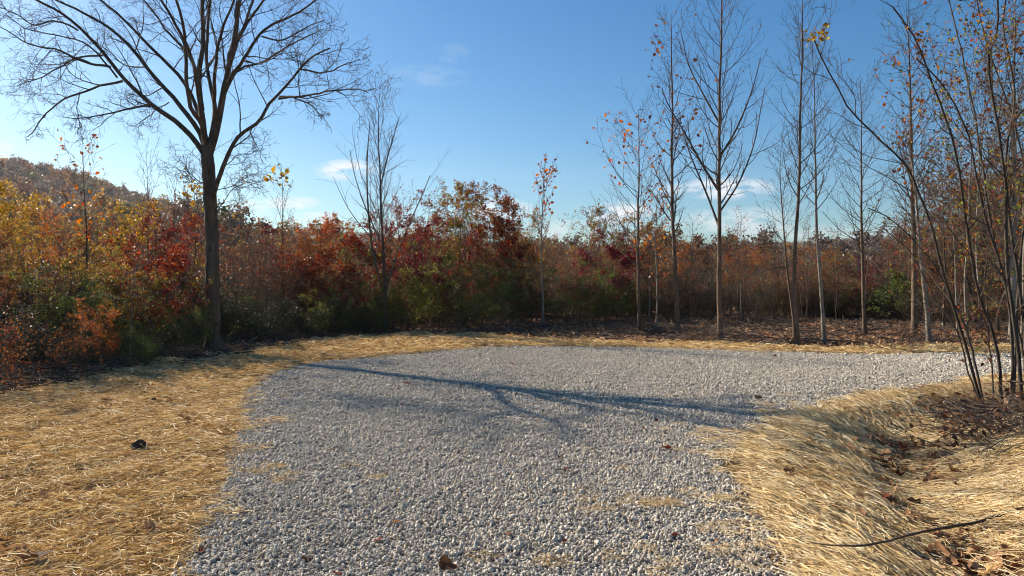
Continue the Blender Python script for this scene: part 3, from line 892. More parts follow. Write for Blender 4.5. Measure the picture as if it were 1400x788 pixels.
zc = lambda px, py, Y, sx, sz: (lambda c, q=at(px, py, Y): np.exp(-((c[:, 0] - q[0]) / sx) ** 2 - ((c[:, 2] - q[2]) / sz) ** 2))
def many(*fs): return lambda c: sum(f(c) for f in fs)

Yb = lambda py: float(G(700, py)[1])
sapling([(743, 447), (742, 400), (741, 340), (743, 280), (746, 222)], 21.5, .05, 'thin pale sapling with a fan of orange leaves at its top behind the pad', BARK_PALE, TWIG, 24, .45, 34, .30, .7, 4, 1,
        leaves=120, leaf=L_ORANGE, lsize=.095, lw=.1, seed=1, leafclump=many(zc(745, 245, 21.5, .9, .6), zc(778, 285, 21.5, .5, .5)), rtip=.15)
sapling([(875, 458), (873, 400), (872, 330), (872, 260), (872, 200), (872, 150)], 19.2, .075, 'slim sapling nearest the middle of the pad with orange leaves on its twigs', BARK_GREY, TWIG, 34, .3, 50, .36, .6, 6, 2,
        leaves=170, leaf=L_ORANGE, lsize=.095, seed=2, leafclump=many(zc(825, 175, 19, .8, .7), zc(880, 220, 19, 1.2, 1.4)))
sapling([(898, 446), (898, 380), (897, 320), (899, 262)], 22.5, .05, 'thin pale sapling with orange leaves standing between two taller saplings', BARK_PALE, TWIG, 26, .3, 50, .28, .5, 5, 1,
        leaves=240, leaf=L_ORANGE, lsize=.085, seed=3)
sapling([(927, 460), (925, 400), (921, 320), (919, 240), (919, 150), (918, 80), (918, 18)], 18.6, .095, 'tall straight sapling with a narrow crown and tan leaves, beside the thickest one', BARK_GREY, TWIG, 44, .30, 50, .20, .6, 6, 2,
        leaves=120, leaf=L_RUST, lsize=.095, seed=4, leafclump=many(zc(900, 150, 18.6, 1.0, .7), zc(950, 175, 18.6, .8, .8), zc(900, 60, 18.6, .8, .5)))
sapling([(985, 468), (983, 400), (983, 330), (983, 250), (984, 150), (986, 60), (987, -30), (988, -110)], 17.2, .092, 'thickest and tallest sapling, upswept bare limbs and a vine tangle at its foot', BARK_GREY, TWIG, 46, .33, 46, .19, .55, 8, 3,
        leaves=14, leaf=L_RUST, lsize=.12, seed=5, up=.14,
        extra=[([(983, 262), (960, 225), (935, 180), (912, 140), (905, 120)], 0, -1.0, .03), ([(983, 310), (966, 265), (945, 215), (932, 175), (925, 165)], 0, 1.0, .026),
               ([(984, 290), (1010, 250), (1030, 200), (1040, 150), (1046, 120)], 0, .6, .022), ([(984, 215), (1005, 180), (1026, 130), (1040, 80)], 0, -.8, .025), ([(984, 170), (962, 130), (942, 90), (930, 40)], 0, .8, .022)])
sapling([(1091, 478), (1087, 420), (1087, 350), (1092, 260), (1094, 180), (1096, 90), (1097, 10), (1098, -60)], 16.2, .072, 'slender bare sapling slightly bowed, the closer one of a crossing pair', BARK_GREY, TWIG_PALE, 50, .36, 48, .16, .55, 6, 2, seed=6, up=.12)
sapling([(1128, 473), (1122, 400), (1117, 320), (1115, 240), (1114, 150), (1112, 80), (1110, 40)], 16.8, .066, 'slim pale sapling leaning a little, yellow leaves clustered high at its tip', BARK_PALE, TWIG_PALE, 40, .42, 46, .17, .5, 6, 2, leaves=30, leaf=L_YELLOW, lsize=.10, seed=7,
        leafclump=zc(1117, 42, 16.8, .25, .12), up=.12)
sapling([(1087, 462), (1082, 415), (1074, 350), (1069, 290), (1066, 240), (1066, 205)], 18.6, .055, 'short bent sapling crossing behind the bowed one, small bare crown', BARK_GREY, TWIG_PALE, 28, .45, 46, .24, .5, 6, 2, seed=8,
        extra=[([(1077, 366), (1060, 366), (1042, 372), (1022, 378), (1004, 392)], 0, -.5, .018)])
sapling([(1183, 458), (1180, 400), (1178, 330), (1177, 250), (1176, 180), (1174, 112)], 19.2, .075, 'straight bare sapling standing alone on the leaf litter in front of the far ridge', BARK_GREY, TWIG, 40, .33, 52, .24, .5, 7, 2, seed=9)
sapling([(1250, 463), (1250, 400), (1249, 320), (1248, 240), (1247, 160), (1245, 80), (1243, 20)], 18.2, .11, 'stout grey sapling at the road edge, orange leaves in its crown', BARK_GREY, TWIG_PALE, 48, .35, 46, .20, .55, 7, 3, seed=10, leaves=170, leaf=L_ORANGE, lsize=.09,
        leafclump=many(zc(1250, 75, 18.2, .9, .3), zc(1265, 150, 18.2, 1.2, .8)))
sapling([(1271, 475), (1266, 420), (1260, 360), (1256, 300), (1250, 240), (1242, 170)], 16.8, .088, 'pale leaning sapling just in front of the stout grey one', BARK_PALE, TWIG_PALE, 30, .45, 42, .22, .5, 6, 2, seed=11, leaves=60, leaf=L_RUST, lsize=.09)
for i, (pts, Y, r, lab) in enumerate([
    ([(1322, 462), (1321, 400), (1323, 330), (1327, 270), (1330, 200), (1333, 110)], 18.5, .05, 'narrow pale stemmed birch-like sapling behind the arching thicket'),
    ([(1341, 455), (1338, 400), (1335, 330), (1338, 250), (1345, 150), (1350, 60)], 20.5, .06, 'white stemmed young tree glimpsed through the middle of the arching thicket'),
    ([(1310, 470), (1306, 400), (1304, 330), (1299, 260), (1294, 180)], 17.5, .035, 'very thin pale sapling closest to the road behind the arching thicket'),
    ([(1384, 470), (1384, 400), (1386, 320), (1385, 240), (1382, 150), (1384, 60), (1386, -40)], 17.0, .115, 'thick flaky pale barked tree at the far end of the road edge'),
    ([(1398, 468), (1399, 380), (1397, 280), (1400, 180), (1402, 60)], 18.8, .06, 'grey young tree beside the flaky pale barked tree'),
    ([(1290, 452), (1292, 380), (1290, 300), (1286, 210)], 21, .045, 'dark thin young tree behind the pale leaning sapling')]):
    sapling(pts, Y, r, lab, BARK_PALE if i != 5 else BARK_DARK, TWIG, 34, .35, 55, .26, .4, 7, 2, seed=20 + i, leaves=[700, 600, 300, 1100, 900, 300][i], leaf=[L_RUST, L_DKGREEN, L_MIX, L_RUST, L_DKGREEN, L_BROWN][i], lsize=.065, lspread=.05)

# centre-left multi-stemmed bare tree and its neighbours rising out of the thicket
sapling([(526, 470), (527, 400), (524, 340), (521, 280), (519, 220), (518, 150), (520, 128)], 19.5, .075, 'bare grey many-stemmed tree rising above the red and green thicket', BARK_DARK, TWIG_PALE, 40, .3, 30, .24, .5, 7, 3, seed=30, up=.08,
        extra=[([(524, 400), (510, 345), (503, 280), (502, 220), (506, 165)], 0, .5, .036), ([(526, 410), (540, 355), (558, 310), (578, 265), (588, 240)], 0, -.5, .026), ([(520, 330), (500, 285), (485, 240), (478, 205)], 0, .8, .018), ([(519, 260), (530, 215), (540, 180), (546, 160)], 0, -.6, .02)])
sapling([(388, 470), (387, 400), (386, 340), (387, 290), (386, 240)], 20.5, .045, 'slight grey sapling with a yellow leaf tuft on its tip beyond the dark hedge', BARK_GREY, TWIG_PALE, 30, .35, 36, .24, .55, 5, 1, seed=31, leaves=34, leaf=L_YELLOW, lsize=.13, leafclump=zc(385, 243, 20.5, .45, .16))
sapling([(116, 470), (116, 400), (117, 330), (115, 270), (112, 212)], 15.5, .045, 'thin dark sapling with orange leaves dotted along its upper twigs', BARK_DARK, TWIG, 26, .4, 48, .30, .5, 5, 1, seed=32, leaves=110, leaf=L_ORANGE, lsize=.09)
sapling([(203, 470), (204, 400), (205, 330), (205, 270), (203, 215)], 17, .04, 'leafless thin sapling topping the red thicket close to the big tree', BARK_DARK, TWIG, 18, .5, 28, .26, .5, 4, 1, seed=33)
sapling([(262, 470), (263, 400), (264, 330), (262, 285), (262, 246)], 16.5, .035, 'thin sapling with loose yellow leaves right beside the big trunk', BARK_DARK, TWIG, 20, .4, 36, .30, .5, 4, 1, seed=34, leaves=70, leaf=L_YELLOW, lsize=.10, leafclump=zc(262, 260, 16.5, .6, .5))
sapling([(237, 470), (238, 400), (238, 330), (237, 290), (236, 247)], 17.5, .03, 'wispy bare stem between the topmost sapling and the big trunk', BARK_DARK, TWIG, 16, .5, 30, .24, .5, 4, 1, seed=35)
sapling([(335, 470), (334, 400), (330, 330), (327, 280), (325, 258)], 21, .035, 'wispy sapling with a few yellow leaves beyond the big trunk', BARK_GREY, TWIG_PALE, 18, .35, 32, .26, .5, 4, 1, seed=36, leaves=40, leaf=L_YELLOW, lsize=.09)
sapling([(176, 460), (178, 420), (181, 380), (186, 345), (190, 330)], 13.2, .022, 'crooked pale stem in the middle of the red shrubs', BARK_PALE, TWIG_PALE, 16, .3, 55, .4, .3, 4, 1, seed=37, leaves=60, leaf=L_RED, lsize=.06)

# --- repeatable plants
def bush_proto(seed, H, stems, lean, k1, k2, k3, leaves, lsize, leaf, bark, twig, spreadr=.35, wander=.10, r0=.018, name='shrub', t0=.15, lr1=.42, leaflow=.0, cat='shrub', lspread=.04):
    rg = np.random.default_rng(800 + seed)
    n = 14
    a = rg.uniform(0, 6.28, stems); ln = rg.uniform(.2, 1, stems) * lean
    D = np.stack([np.cos(a) * ln, np.sin(a) * ln, np.ones(stems)], 1); D = unit(D)
    S = np.stack([rg.normal(0, spreadr, stems), rg.normal(0, spreadr, stems), np.full(stems, -.05)], 1)
    L = H * rg.uniform(.62, 1.05, stems)
    pts = [S]
    for i in range(n - 1):
        pts.append(pts[-1] + D * (L / (n - 1))[:, None]); D = unit(D + rg.normal(0, wander, D.shape) + np.array([0, 0, .03]))
    P = np.stack(pts, 1); Rr = (r0 * rg.uniform(.6, 1.2, stems))[:, None] * np.linspace(1, .2, n)[None]
    l1 = shoots(rg, P, Rr, k1, t0, 1, 45, 12, lr1, .3, .5, 7, .12, .05, .55, .3, .004)
    l2 = shoots(rg, *l1, k2, .15, 1, 48, 14, .42, .3, .4, 5, .15, .03, .6, .4, .003)
    g = [(*l1, 4), (*l2, 3)]; tw = [l2]
    if k3:
        l3 = shoots(rg, *l2, k3, .15, 1, 50, 14, .5, .3, .3, 4, .15, .0, .7, .5, .0025); g.append((*l3, 3)); tw.append(l3)
    if stems <= 3:
        bits = []
        for q in range(stems):
            V, F = tubes([(P[q:q + 1], Rr[q:q + 1], 6)]); bits.append(('trunk', mesh_from('trunk', V, F, bark)))
        V, F = tubes(g); bits.append(('crown', mesh_from('crown', V, F, twig)))
    else:
        V, F = tubes([(P, Rr, 6)]); V2, F2 = tubes(g)
        bits = [('crown', mesh_from('crown', np.vstack([V, V2]), np.vstack([F, F2 + len(V)]), None, True, mats=[bark, twig], midx=np.concatenate([np.zeros(len(F)), np.ones(len(F2))])))]  # the crown part holds the main stems as well as the branches
    H = max(float(np.percentile(q[0][:, -1, 2], 99.7)) for q in g)
    if leaves:
        sd = rg.integers(1000)
        def cl(c): return .08 + sstep(.38, .62, fbm(c[:, 0] * 1.6 + 9, c[:, 2] * 1.6 + c[:, 1] * 1.3, int(sd))) * (.4 + leaflow + (1 - 2 * leaflow) * np.clip(c[:, 2] / H, 0, 1))
        V, F = leaf_quads(rg, tw, leaves, lsize, .3, lspread, .2, cl)
        bits.append(('foliage', mesh_from('foliage', V, F, leaf, False)))
    return dict(bits=bits, H=H, used=False, name=name, cat=cat)

PROTO = {}
for i in range(3):
    PROTO['maple%d' % i] = bush_proto(i, 4.0, 3, .28, 12, 7, 3, 6500, .048, L_RED, BARK_DARK, TWIG_RED, .16, .07, .026, 'maple_shrub', .22)
for i in range(3):
    PROTO['bush%d' % i] = bush_proto(10 + i, 3.0, 8, .45, 9, 6, 3, 8500, .043, L_GREEN, BARK_DARK, TWIG, .4, .10, .016, 'shrub', .08, .42, .25)
for i in range(3):
    PROTO['brush%d' % i] = bush_proto(20 + i, 1.9, 12, .6, 8, 6, 3, 6500, .038, L_DKGREEN, BARK_DARK, TWIG, .55, .14, .010, 'shrub', .05, .5, .4)
for i in range(3):
    PROTO['bare%d' % i] = bush_proto(30 + i, 5.0, 3, .18, 18, 7, 3, 260, .07, L_RUST, BARK_GREY, TWIG_PALE, .25, .05, .030, 'young_tree', .25, .26, cat='tree')
for i in range(3):
    PROTO['thick%d' % i] = bush_proto(40 + i, 3.2, 9, .35, 10, 7, 3, 900, .05, L_RUST, BARK_DARK, TWIG, .45, .09, .014, 'thicket_shrub', .1, .42, .2)
for i in range(3):
    PROTO['leafy%d' % i] = bush_proto(50 + i, 5.5, 3, .22, 16, 8, 4, 8500, .062, L_ORANGE, BARK_GREY, TWIG, .2, .06, .045, 'young_tree', .22, .34, .1, cat='tree')

for i in range(3):
    PROTO['airy%d' % i] = bush_proto(50 + i, 5.5, 3, .22, 18, 8, 4, 3600, .058, L_ORANGE, BARK_DARK, TWIG, .2, .06, .045, 'young_tree', .2, .34, .1, cat='tree')

def put(kind, x, y, H, label, group=None, leaf=None, rz=None, cat=None, wide=1.0, lean=0):
    pr = PROTO[kind]
    z = hz(x, y)
    s = H / pr['H']
    if rz is None: rz = rng.uniform(0, 6.28)
    if not pr['used']:
        e = plant(pr['name'], (0, 0, 0), pr['bits'], label, pr['cat'], group)
        pr['used'] = e
        e.location = (x, y, z); e.rotation_euler = (0, 0, rz); e.scale = (s * wide, s * wide, s)
        if leaf is not None:
            for ch in e.children:
                if ch.name.split('.')[0] == 'foliage':
                    ch.material_slots[0].link = 'OBJECT'; ch.material_slots[0].material = leaf
        if cat: e['category'] = cat
        return e
    src = pr['used']
    c = copy_plant(src, (x, y, z), rz, (s * wide, s * wide, s), label, group, leaf, cat)
    return c
def putpx(kind, px, Y, topy, label, group=None, leaf=None, **kw):
    x = (px - 700) / 1000 * Y
    H = at(px, topy, Y)[2] - hz(x, Y)
    return put(kind, x, Y, H, label, group, leaf, **kw)

# hand-placed thicket, front row and the crowns that show
T = [
 ('thick0', 25, 9.8, 415, 'dry orange-red shrub at the very edge of the straw, closest to the camera', L_ORANGE, 1.1),
 ('thick1', 95, 10.6, 420, 'twiggy shrub with orange-red leaves second along the straw edge', L_ORANGE, 1.1),
 ('maple0', 150, 11.3, 405, 'low spreading shrub with orange leaves in front of the green undergrowth', L_ORANGE, 1.1),
 ('thick2', -30, 9.6, 380, 'tangled dry shrub with sparse red leaves at the near end of the thicket', L_RED, 1.1),
 ('brush0', 200, 12.3, 440, 'leafy dark green bush low at the straw edge before the red shrubs', L_GREEN, 1.2),
 ('bush0', 255, 13.6, 400, 'olive green bush tight against the big trunk', L_GREEN, .9),
 ('maple1', 225, 14.2, 290, 'bright red-leaved small maple next to the big trunk', L_RED, 1.2),
 ('maple2', 180, 13.5, 345, 'brownish red small maple behind the green bush', L_MIX, 1.3),
 ('bush1', 120, 12.6, 360, 'olive green shrub half hidden behind orange shrubs', L_GREEN, 1.1),
 ('maple0', 60, 12.5, 320, 'dark red maple shrub beneath the yellow crowns', L_MIX, 1.2),
 ('leafy0', 10, 14.5, 248, 'yellow-leaved young tree below the near hill, at the near end of the thicket', L_YELLOW, 1.1),
 ('airy1', 125, 15.8, 262, 'yellow-leaved young tree around the thin orange-dotted sapling', L_YELLOW, 1.1),
 ('airy2', 80, 16.5, 268, 'orange-leaved young tree between the two yellow ones', L_ORANGE, 1.0),
 ('leafy0', -35, 12.5, 300, 'orange-brown young tree at the thicket end', L_RUST, 1.1),
 ('bush2', 165, 16, 305, 'yellow shrub high in the thicket behind the brownish red maple', L_YELLOW, 1.0),
 ('maple2', 205, 17.5, 278, 'tall red maple with thin top behind the bright red one', L_RED, 1.1),
 ('maple1', 245, 18.5, 300, 'dark crimson maple directly left of the big trunk', L_CRIM, 1.2),
 ('bush0', 262, 15.5, 400, 'shaded dark green bush behind the big trunk', L_DKGREEN, 1.0),
 ('thick0', 320, 18.5, 290, 'leafless grey-brown thicket just beyond the big trunk', L_RUST, 1.1),
 ('thick1', 355, 20, 282, 'tall bare thicket with a few brown leaves, second beyond the big trunk', L_BROWN, 1.1),
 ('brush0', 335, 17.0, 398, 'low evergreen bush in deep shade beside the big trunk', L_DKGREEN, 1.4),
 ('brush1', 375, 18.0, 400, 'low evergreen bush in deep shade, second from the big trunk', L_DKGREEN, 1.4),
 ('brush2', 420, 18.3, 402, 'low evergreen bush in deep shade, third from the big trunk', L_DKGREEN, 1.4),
 ('maple0', 405, 20.5, 300, 'rust-brown maple shrub behind the dark evergreen bushes', L_RUST, 1.3),
 ('maple1', 440, 20, 305, 'rusty red maple, broad, centre of the red stretch', L_RED, 1.5),
 ('maple2', 478, 20.5, 298, 'dark red maple left of the many-stemmed bare tree', L_RED, 1.5),
 ('leafy1', 418, 22, 292, 'amber young tree showing yellow above the red maples', L_ORANGE, 1.0),
 ('bush1', 445, 18.8, 395, 'yellow-green privet bush below the rusty maple', L_YGREEN, 1.2),
 ('brush0', 470, 19.2, 410, 'dark green bush low below the dark red maple', L_GREEN, 1.4),
 ('bush2', 500, 19.6, 380, 'dark bush at the foot of the many-stemmed bare tree', L_GREEN, 1.2),
 ('bush0', 550, 20.0, 375, 'green bush with yellowish tips right of the many-stemmed bare tree', L_YGREEN, 1.3),
 ('bush1', 590, 21.0, 330, 'tall olive bush with yellow-green top', L_YGREEN, 1.3),
 ('leafy2', 555, 22.5, 268, 'tall thin-crowned tree with sparse dark red leaves', L_RED, 1.0),
 ('maple0', 575, 22, 262, 'thin red-brown maple with see-through top', L_CRIM, 1.0),
 ('maple1', 600, 21.0, 350, 'small bright crimson maple amid the green bushes', L_CRIM, 1.0),
 ('leafy0', 628, 23, 250, 'tallest dark red and green tree of the thicket middle', L_MIX, 1.1),
 ('bush2', 640, 21.5, 340, 'dense olive green bush under the tallest thicket tree', L_GREEN, 1.4),
 ('maple2', 660, 24, 275, 'red-brown maple behind the tallest thicket tree', L_RED, 1.2),
 ('bush0', 680, 22.5, 350, 'dark green bush at the left end of the leaf-covered clearing', L_GREEN, 1.3),
 ('leafy1', 690, 24.5, 270, 'orange and red leaved tree with an uneven top', L_RUST, 1.1),
 ('maple0', 700, 23.5, 330, 'crimson maple left of the orange-topped sapling', L_CRIM, 1.2),
 ('leafy2', 720, 26, 300, 'brown and red tree behind the orange-topped sapling', L_MIX, 1.0),
 ('bush1', 722, 24, 370, 'dark bush behind the foot of the orange-topped sapling', L_DKGREEN, 1.4),
 ('bush2', 770, 24.5, 350, 'dark green bush just right of the orange-topped sapling', L_GREEN, 1.5),
 ('maple1', 790, 26, 330, 'dull red maple over the dark green bush', L_CRIM, 1.2),
 ('leafy0', 826, 28, 298, 'round-headed yellow-green and brown tree under the small cloud', L_MIX, 1.1),
 ('maple2', 838, 25.5, 335, 'crimson maple left of the nearest slim sapling', L_CRIM, 1.3),
 ('bush0', 815, 24.5, 370, 'olive bush with bare stems in the shaded wood edge', L_GREEN, 1.5),
 ('bush1', 860, 25.5, 375, 'olive bush behind the nearest slim sapling', L_GREEN, 1.4),
 ('leafy1', 885, 27, 330, 'orange-brown tree behind the pair of slim saplings', L_RUST, 1.1),
 ('thick1', 910, 25, 350, 'rusty thicket between the tall straight sapling and its pale neighbour', L_RUST, 1.5),
 ('leafy2', 945, 28, 322, 'orange-brown tree left of the thickest sapling', L_ORANGE, 1.1),
 ('thick2', 960, 25.5, 360, 'reddish brown thicket behind the thickest sapling', L_RUST, 1.5),
 ('leafy0', 1010, 27.5, 335, 'orange-leaved tree right of the thickest sapling', L_ORANGE, 1.1),
 ('thick0', 1035, 26, 375, 'brown thicket under the orange-leaved tree', L_BROWN, 1.5),
 ('leafy1', 1060, 30, 338, 'orange and yellow tree behind the bent sapling', L_ORANGE, 1.1),
 ('leafy2', 1120, 29, 330, 'golden-orange tree behind the slim pale leaning sapling', L_ORANGE, 1.1),
 ('leafy0', 1150, 27, 336, 'golden tree left of the lone straight sapling', L_YELLOW, .9),
 ('thick1', 1105, 26, 375, 'brown thicket below the golden-orange tree', L_RUST, 1.5),
 ('thick2', 1165, 26, 385, 'brown thicket at the foot of the golden tree', L_BROWN, 1.5),
 ('maple0', 1195, 26, 350, 'dark red maple behind the lone straight sapling', L_CRIM, 1.2),
 ('leafy1', 1228, 28, 290, 'tall dark red tree left of the stout grey sapling', L_RED, 1.1),
 ('leafy2', 1262, 27, 300, 'red-brown tree behind the stout grey sapling', L_RUST, 1.2),
 ('thick0', 1245, 24, 385, 'brown scrub low behind the stout grey sapling', L_BROWN, 1.4),
 ('leafy0', 1300, 24, 230, 'tall rust-leaved tree filling the wood behind the arching thicket', L_RUST, 1.2),
 ('leafy1', 1345, 23, 170, 'tallest rust-brown tree behind the arching thicket', L_RUST, 1.3),
 ('leafy2', 1395, 20, 110, 'dark green-brown tree crown over the flaky pale trunk', L_MIX, 1.3),
 ('thick1', 1290, 21, 370, 'reddish scrub at the road edge behind the pale leaning sapling', L_RUST, 1.4),
 ('thick2', 1335, 20, 380, 'scrub with rusty leaves along the road edge, middle of three', L_RUST, 1.4),
 ('thick0', 1385, 18.5, 370, 'scrub with rusty leaves at the end of the road edge', L_RUST, 1.4),
]
for kind, px, Y, ty, lab, leaf, wide in T:
    if px > 870: kind = kind.replace('leafy', 'airy')
    if 690 <= px <= 900 and ty < 345: ty -= 16
    putpx(kind, px, Y, ty, lab, None, leaf, wide=wide)

# conifer-like green sapling low in the right wood
def pine():
    rg = np.random.default_rng(91)
    Y = 24.5; p = at(1222, 440, Y); p[2] = hz(p[0], Y)
    H = at(1222, 372, Y)[2] - p[2]
    P = np.linspace(V3(0, 0, 0), V3(.18, 0, H), 14)[None]; Rr = np.linspace(.04, .01, 14)[None]
    l1 = shoots(rg, P, Rr, 30, .15, .98, 82, 9, .55, .35, .72, 8, .04, .03, .4, .3, .004)
    l2 = shoots(rg, *l1, 8, .15, 1, 50, 8, .4, .2, .4, 4, .05, 0, .5, .5, .003)
    V, F = tubes([(P, Rr, 8)]); a = mesh_from('trunk', V, F, BARK_DARK)
    V, F = tubes([(*l1, 4), (*l2, 3)]); b = mesh_from('crown', V, F, TWIG)
    V, F = leaf_quads(rg, [l2], 2600, .06, .3, .03, .1)
    Lp = leaf_mat('pine needle', [(.12, .16, .04), (.16, .20, .045), (.08, .11, .03)], .4)
    c = mesh_from('foliage', V, F, Lp, False)
    plant('pine_sapling', p, [('trunk', a), ('crown', b), ('foliage', c)], 'small bright green pine with layered boughs low in the brown wood', 'tree')
pine()

WHERE = [(60, 'below the near hill'), (170, 'behind the yellow crowns'), (285, 'behind the red maples beside the big trunk'), (370, 'just beyond the big trunk'), (470, 'behind the rusty maples'),
         (560, 'behind the many-stemmed bare tree'), (650, 'behind the tallest thicket tree'), (735, 'behind the orange-topped sapling'), (850, 'under the small cloud'), (950, 'behind the two slim saplings'),
         (1040, 'behind the thickest sapling'), (1140, 'behind the crossing pair of saplings'), (1215, 'behind the lone straight sapling'), (1290, 'behind the stout grey sapling'), (1370, 'behind the arching shrub'), (9999, 'behind the flaky pale trunk')]
def where(px):
    return next(w for lim, w in WHERE if px < lim)
# --- the wood behind: individual young trees and scrub
def pole_proto(seed, bark, leaves):
    rg = np.random.default_rng(seed); H = 6.0; n = 16
    P = np.zeros((1, n, 3)); P[0, :, 2] = np.linspace(-.05, H, n); P[0, :, :2] += np.cumsum(rg.normal(0, .035, (n, 2)), 0) + np.linspace(0, 1, n)[:, None] * rg.normal(0, .3, 2)
    Rr = (.042 * np.linspace(1, .2, n))[None]
    l1 = shoots(rg, P, Rr, 26, .35, .98, 48, 10, .26, .3, .5, 7, .08, .08, .4, .25, .005)
    l2 = shoots(rg, *l1, 7, .15, 1, 42, 12, .4, .3, .4, 5, .1, .05, .6, .4, .004)
    V, F = tubes([(P, Rr, 8)]); bits = [('trunk', mesh_from('trunk', V, F, bark))]
    V, F = tubes([(*l1, 4), (*l2, 3)]); bits.append(('crown', mesh_from('crown', V, F, TWIG)))
    V, F = leaf_quads(rg, [l2], leaves, .065, .3, .04, .2); bits.append(('foliage', mesh_from('foliage', V, F, L_RUST, False)))
    return dict(bits=bits, H=H, used=False, name='pole_tree', cat='tree')
for i in range(3):
    PROTO['pole%d' % i] = pole_proto(1200 + i, [BARK_PALE, BARK_DARK, BARK_GREY][i], [200, 350, 120][i])
for i in range(44):
    px = [620, 700, 835][i % 3] + rng.uniform(-20, 20) if i < 6 else rng.uniform(860, 1420)
    Y = np.interp(px, [600, 700, 1000, 1300, 1500], [22.5, 24.0, 25.5, 21.5, 18.5]) + rng.uniform(0, 4) - (.6 if i % 2 else 0)
    q = i % 3
    putpx('pole%d' % q, px, Y, rng.uniform(292, 350) - (60 if px > 1290 else 0), ['thin pale stemmed tree', 'thin dark stemmed tree', 'thin grey stemmed tree'][q] + ' at the wood edge, ' + where(px), 'slender stems along the wood edge', [L_RUST, L_BROWN, L_ORANGE][(i // 3) % 3])
used_lab = 'young trees of the wood behind the pad'
cnt = 0
for i in range(110):
    px = rng.uniform(-80, 1480); Y = rng.uniform(24, 52) if px > 560 else rng.uniform(20, 46)
    sky = np.interp(px, [-80, 60, 130, 200, 260, 300, 400, 470, 560, 620, 700, 780, 900, 1000, 1100, 1200, 1260, 1330, 1480], [250, 262, 280, 292, 305, 300, 305, 300, 285, 280, 300, 318, 334, 352, 356, 358, 320, 240, 120])
    k = rng.choice(['bare', 'bare', 'airy', 'thick', 'maple']); k2 = k + str(rng.integers(3))
    ty = sky + rng.uniform(0, 26) + (14 if k == 'thick' else 0)
    if k == 'bare': lab, g, lf = 'bare grey young tree in the wood', 'bare young trees in the depth of the wood', L_BROWN
    elif k == 'airy': lab, g, lf = 'thinly leaved autumn tree in the wood', 'leafy trees in the depth of the wood', [L_RUST, L_BROWN, L_ORANGE, L_MIX, L_YGREEN, L_YELLOW][rng.integers(6)]
    elif k == 'thick': lab, g, lf = 'dense brown scrub between trunks', 'scrub in the depth of the wood', [L_BROWN, L_RUST][rng.integers(2)]
    else: lab, g, lf = 'shaded dark red maple in the wood', 'shaded maples in the depth of the wood', [L_CRIM, L_MIX][rng.integers(2)]
    lab = (lab.replace(' in the wood', ' far back') if Y > 38 else lab) + ', ' + where(px)
    putpx(k2, px, Y, ty, lab, g, lf, wide=1.0 + .4 * (k != 'bare'))
for i in range(64):
    px = -60 + 1560 * (i + rng.random()) / 64
    Y = np.interp(px, [-60, 60, 290, 450, 700, 1000, 1300, 1500], [11.8, 12.6, 17.5, 20, 24.8, 26.6, 23.5, 20]) + rng.uniform(.2, 3)
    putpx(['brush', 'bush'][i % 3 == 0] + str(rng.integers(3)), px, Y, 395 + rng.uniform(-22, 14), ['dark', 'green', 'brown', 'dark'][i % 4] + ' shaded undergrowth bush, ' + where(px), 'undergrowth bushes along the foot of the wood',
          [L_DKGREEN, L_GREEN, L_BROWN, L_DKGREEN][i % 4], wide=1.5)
for i in range(150):
    px = -80 + 1600 * (i + rng.random()) / 150
    Y = np.interp(px, [-60, 60, 290, 450, 700, 1000, 1300, 1500], [12.6, 13.4, 18.2, 21, 25.8, 27.6, 24.5, 21]) + rng.uniform(.5, 6)
    top = 372 + rng.uniform(-30, 26) + (8 if px > 850 else 0)
    k = 'bush' if i % 3 else 'brush'
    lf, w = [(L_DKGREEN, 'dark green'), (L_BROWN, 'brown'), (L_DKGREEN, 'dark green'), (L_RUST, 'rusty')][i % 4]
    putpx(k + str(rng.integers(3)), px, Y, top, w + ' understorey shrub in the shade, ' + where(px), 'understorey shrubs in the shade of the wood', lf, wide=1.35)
for i in range(34):
    px = rng.uniform(700, 1440); Y = rng.uniform(24.5, 36)
    putpx('bare' + str(rng.integers(3)), px, Y, 330 + rng.uniform(-10, 40) - (60 if px > 1280 else 0), 'bare grey young tree in the wood, ' + where(px), 'bare young trees in the depth of the wood', [L_ORANGE, L_RUST, L_YELLOW][i % 3])

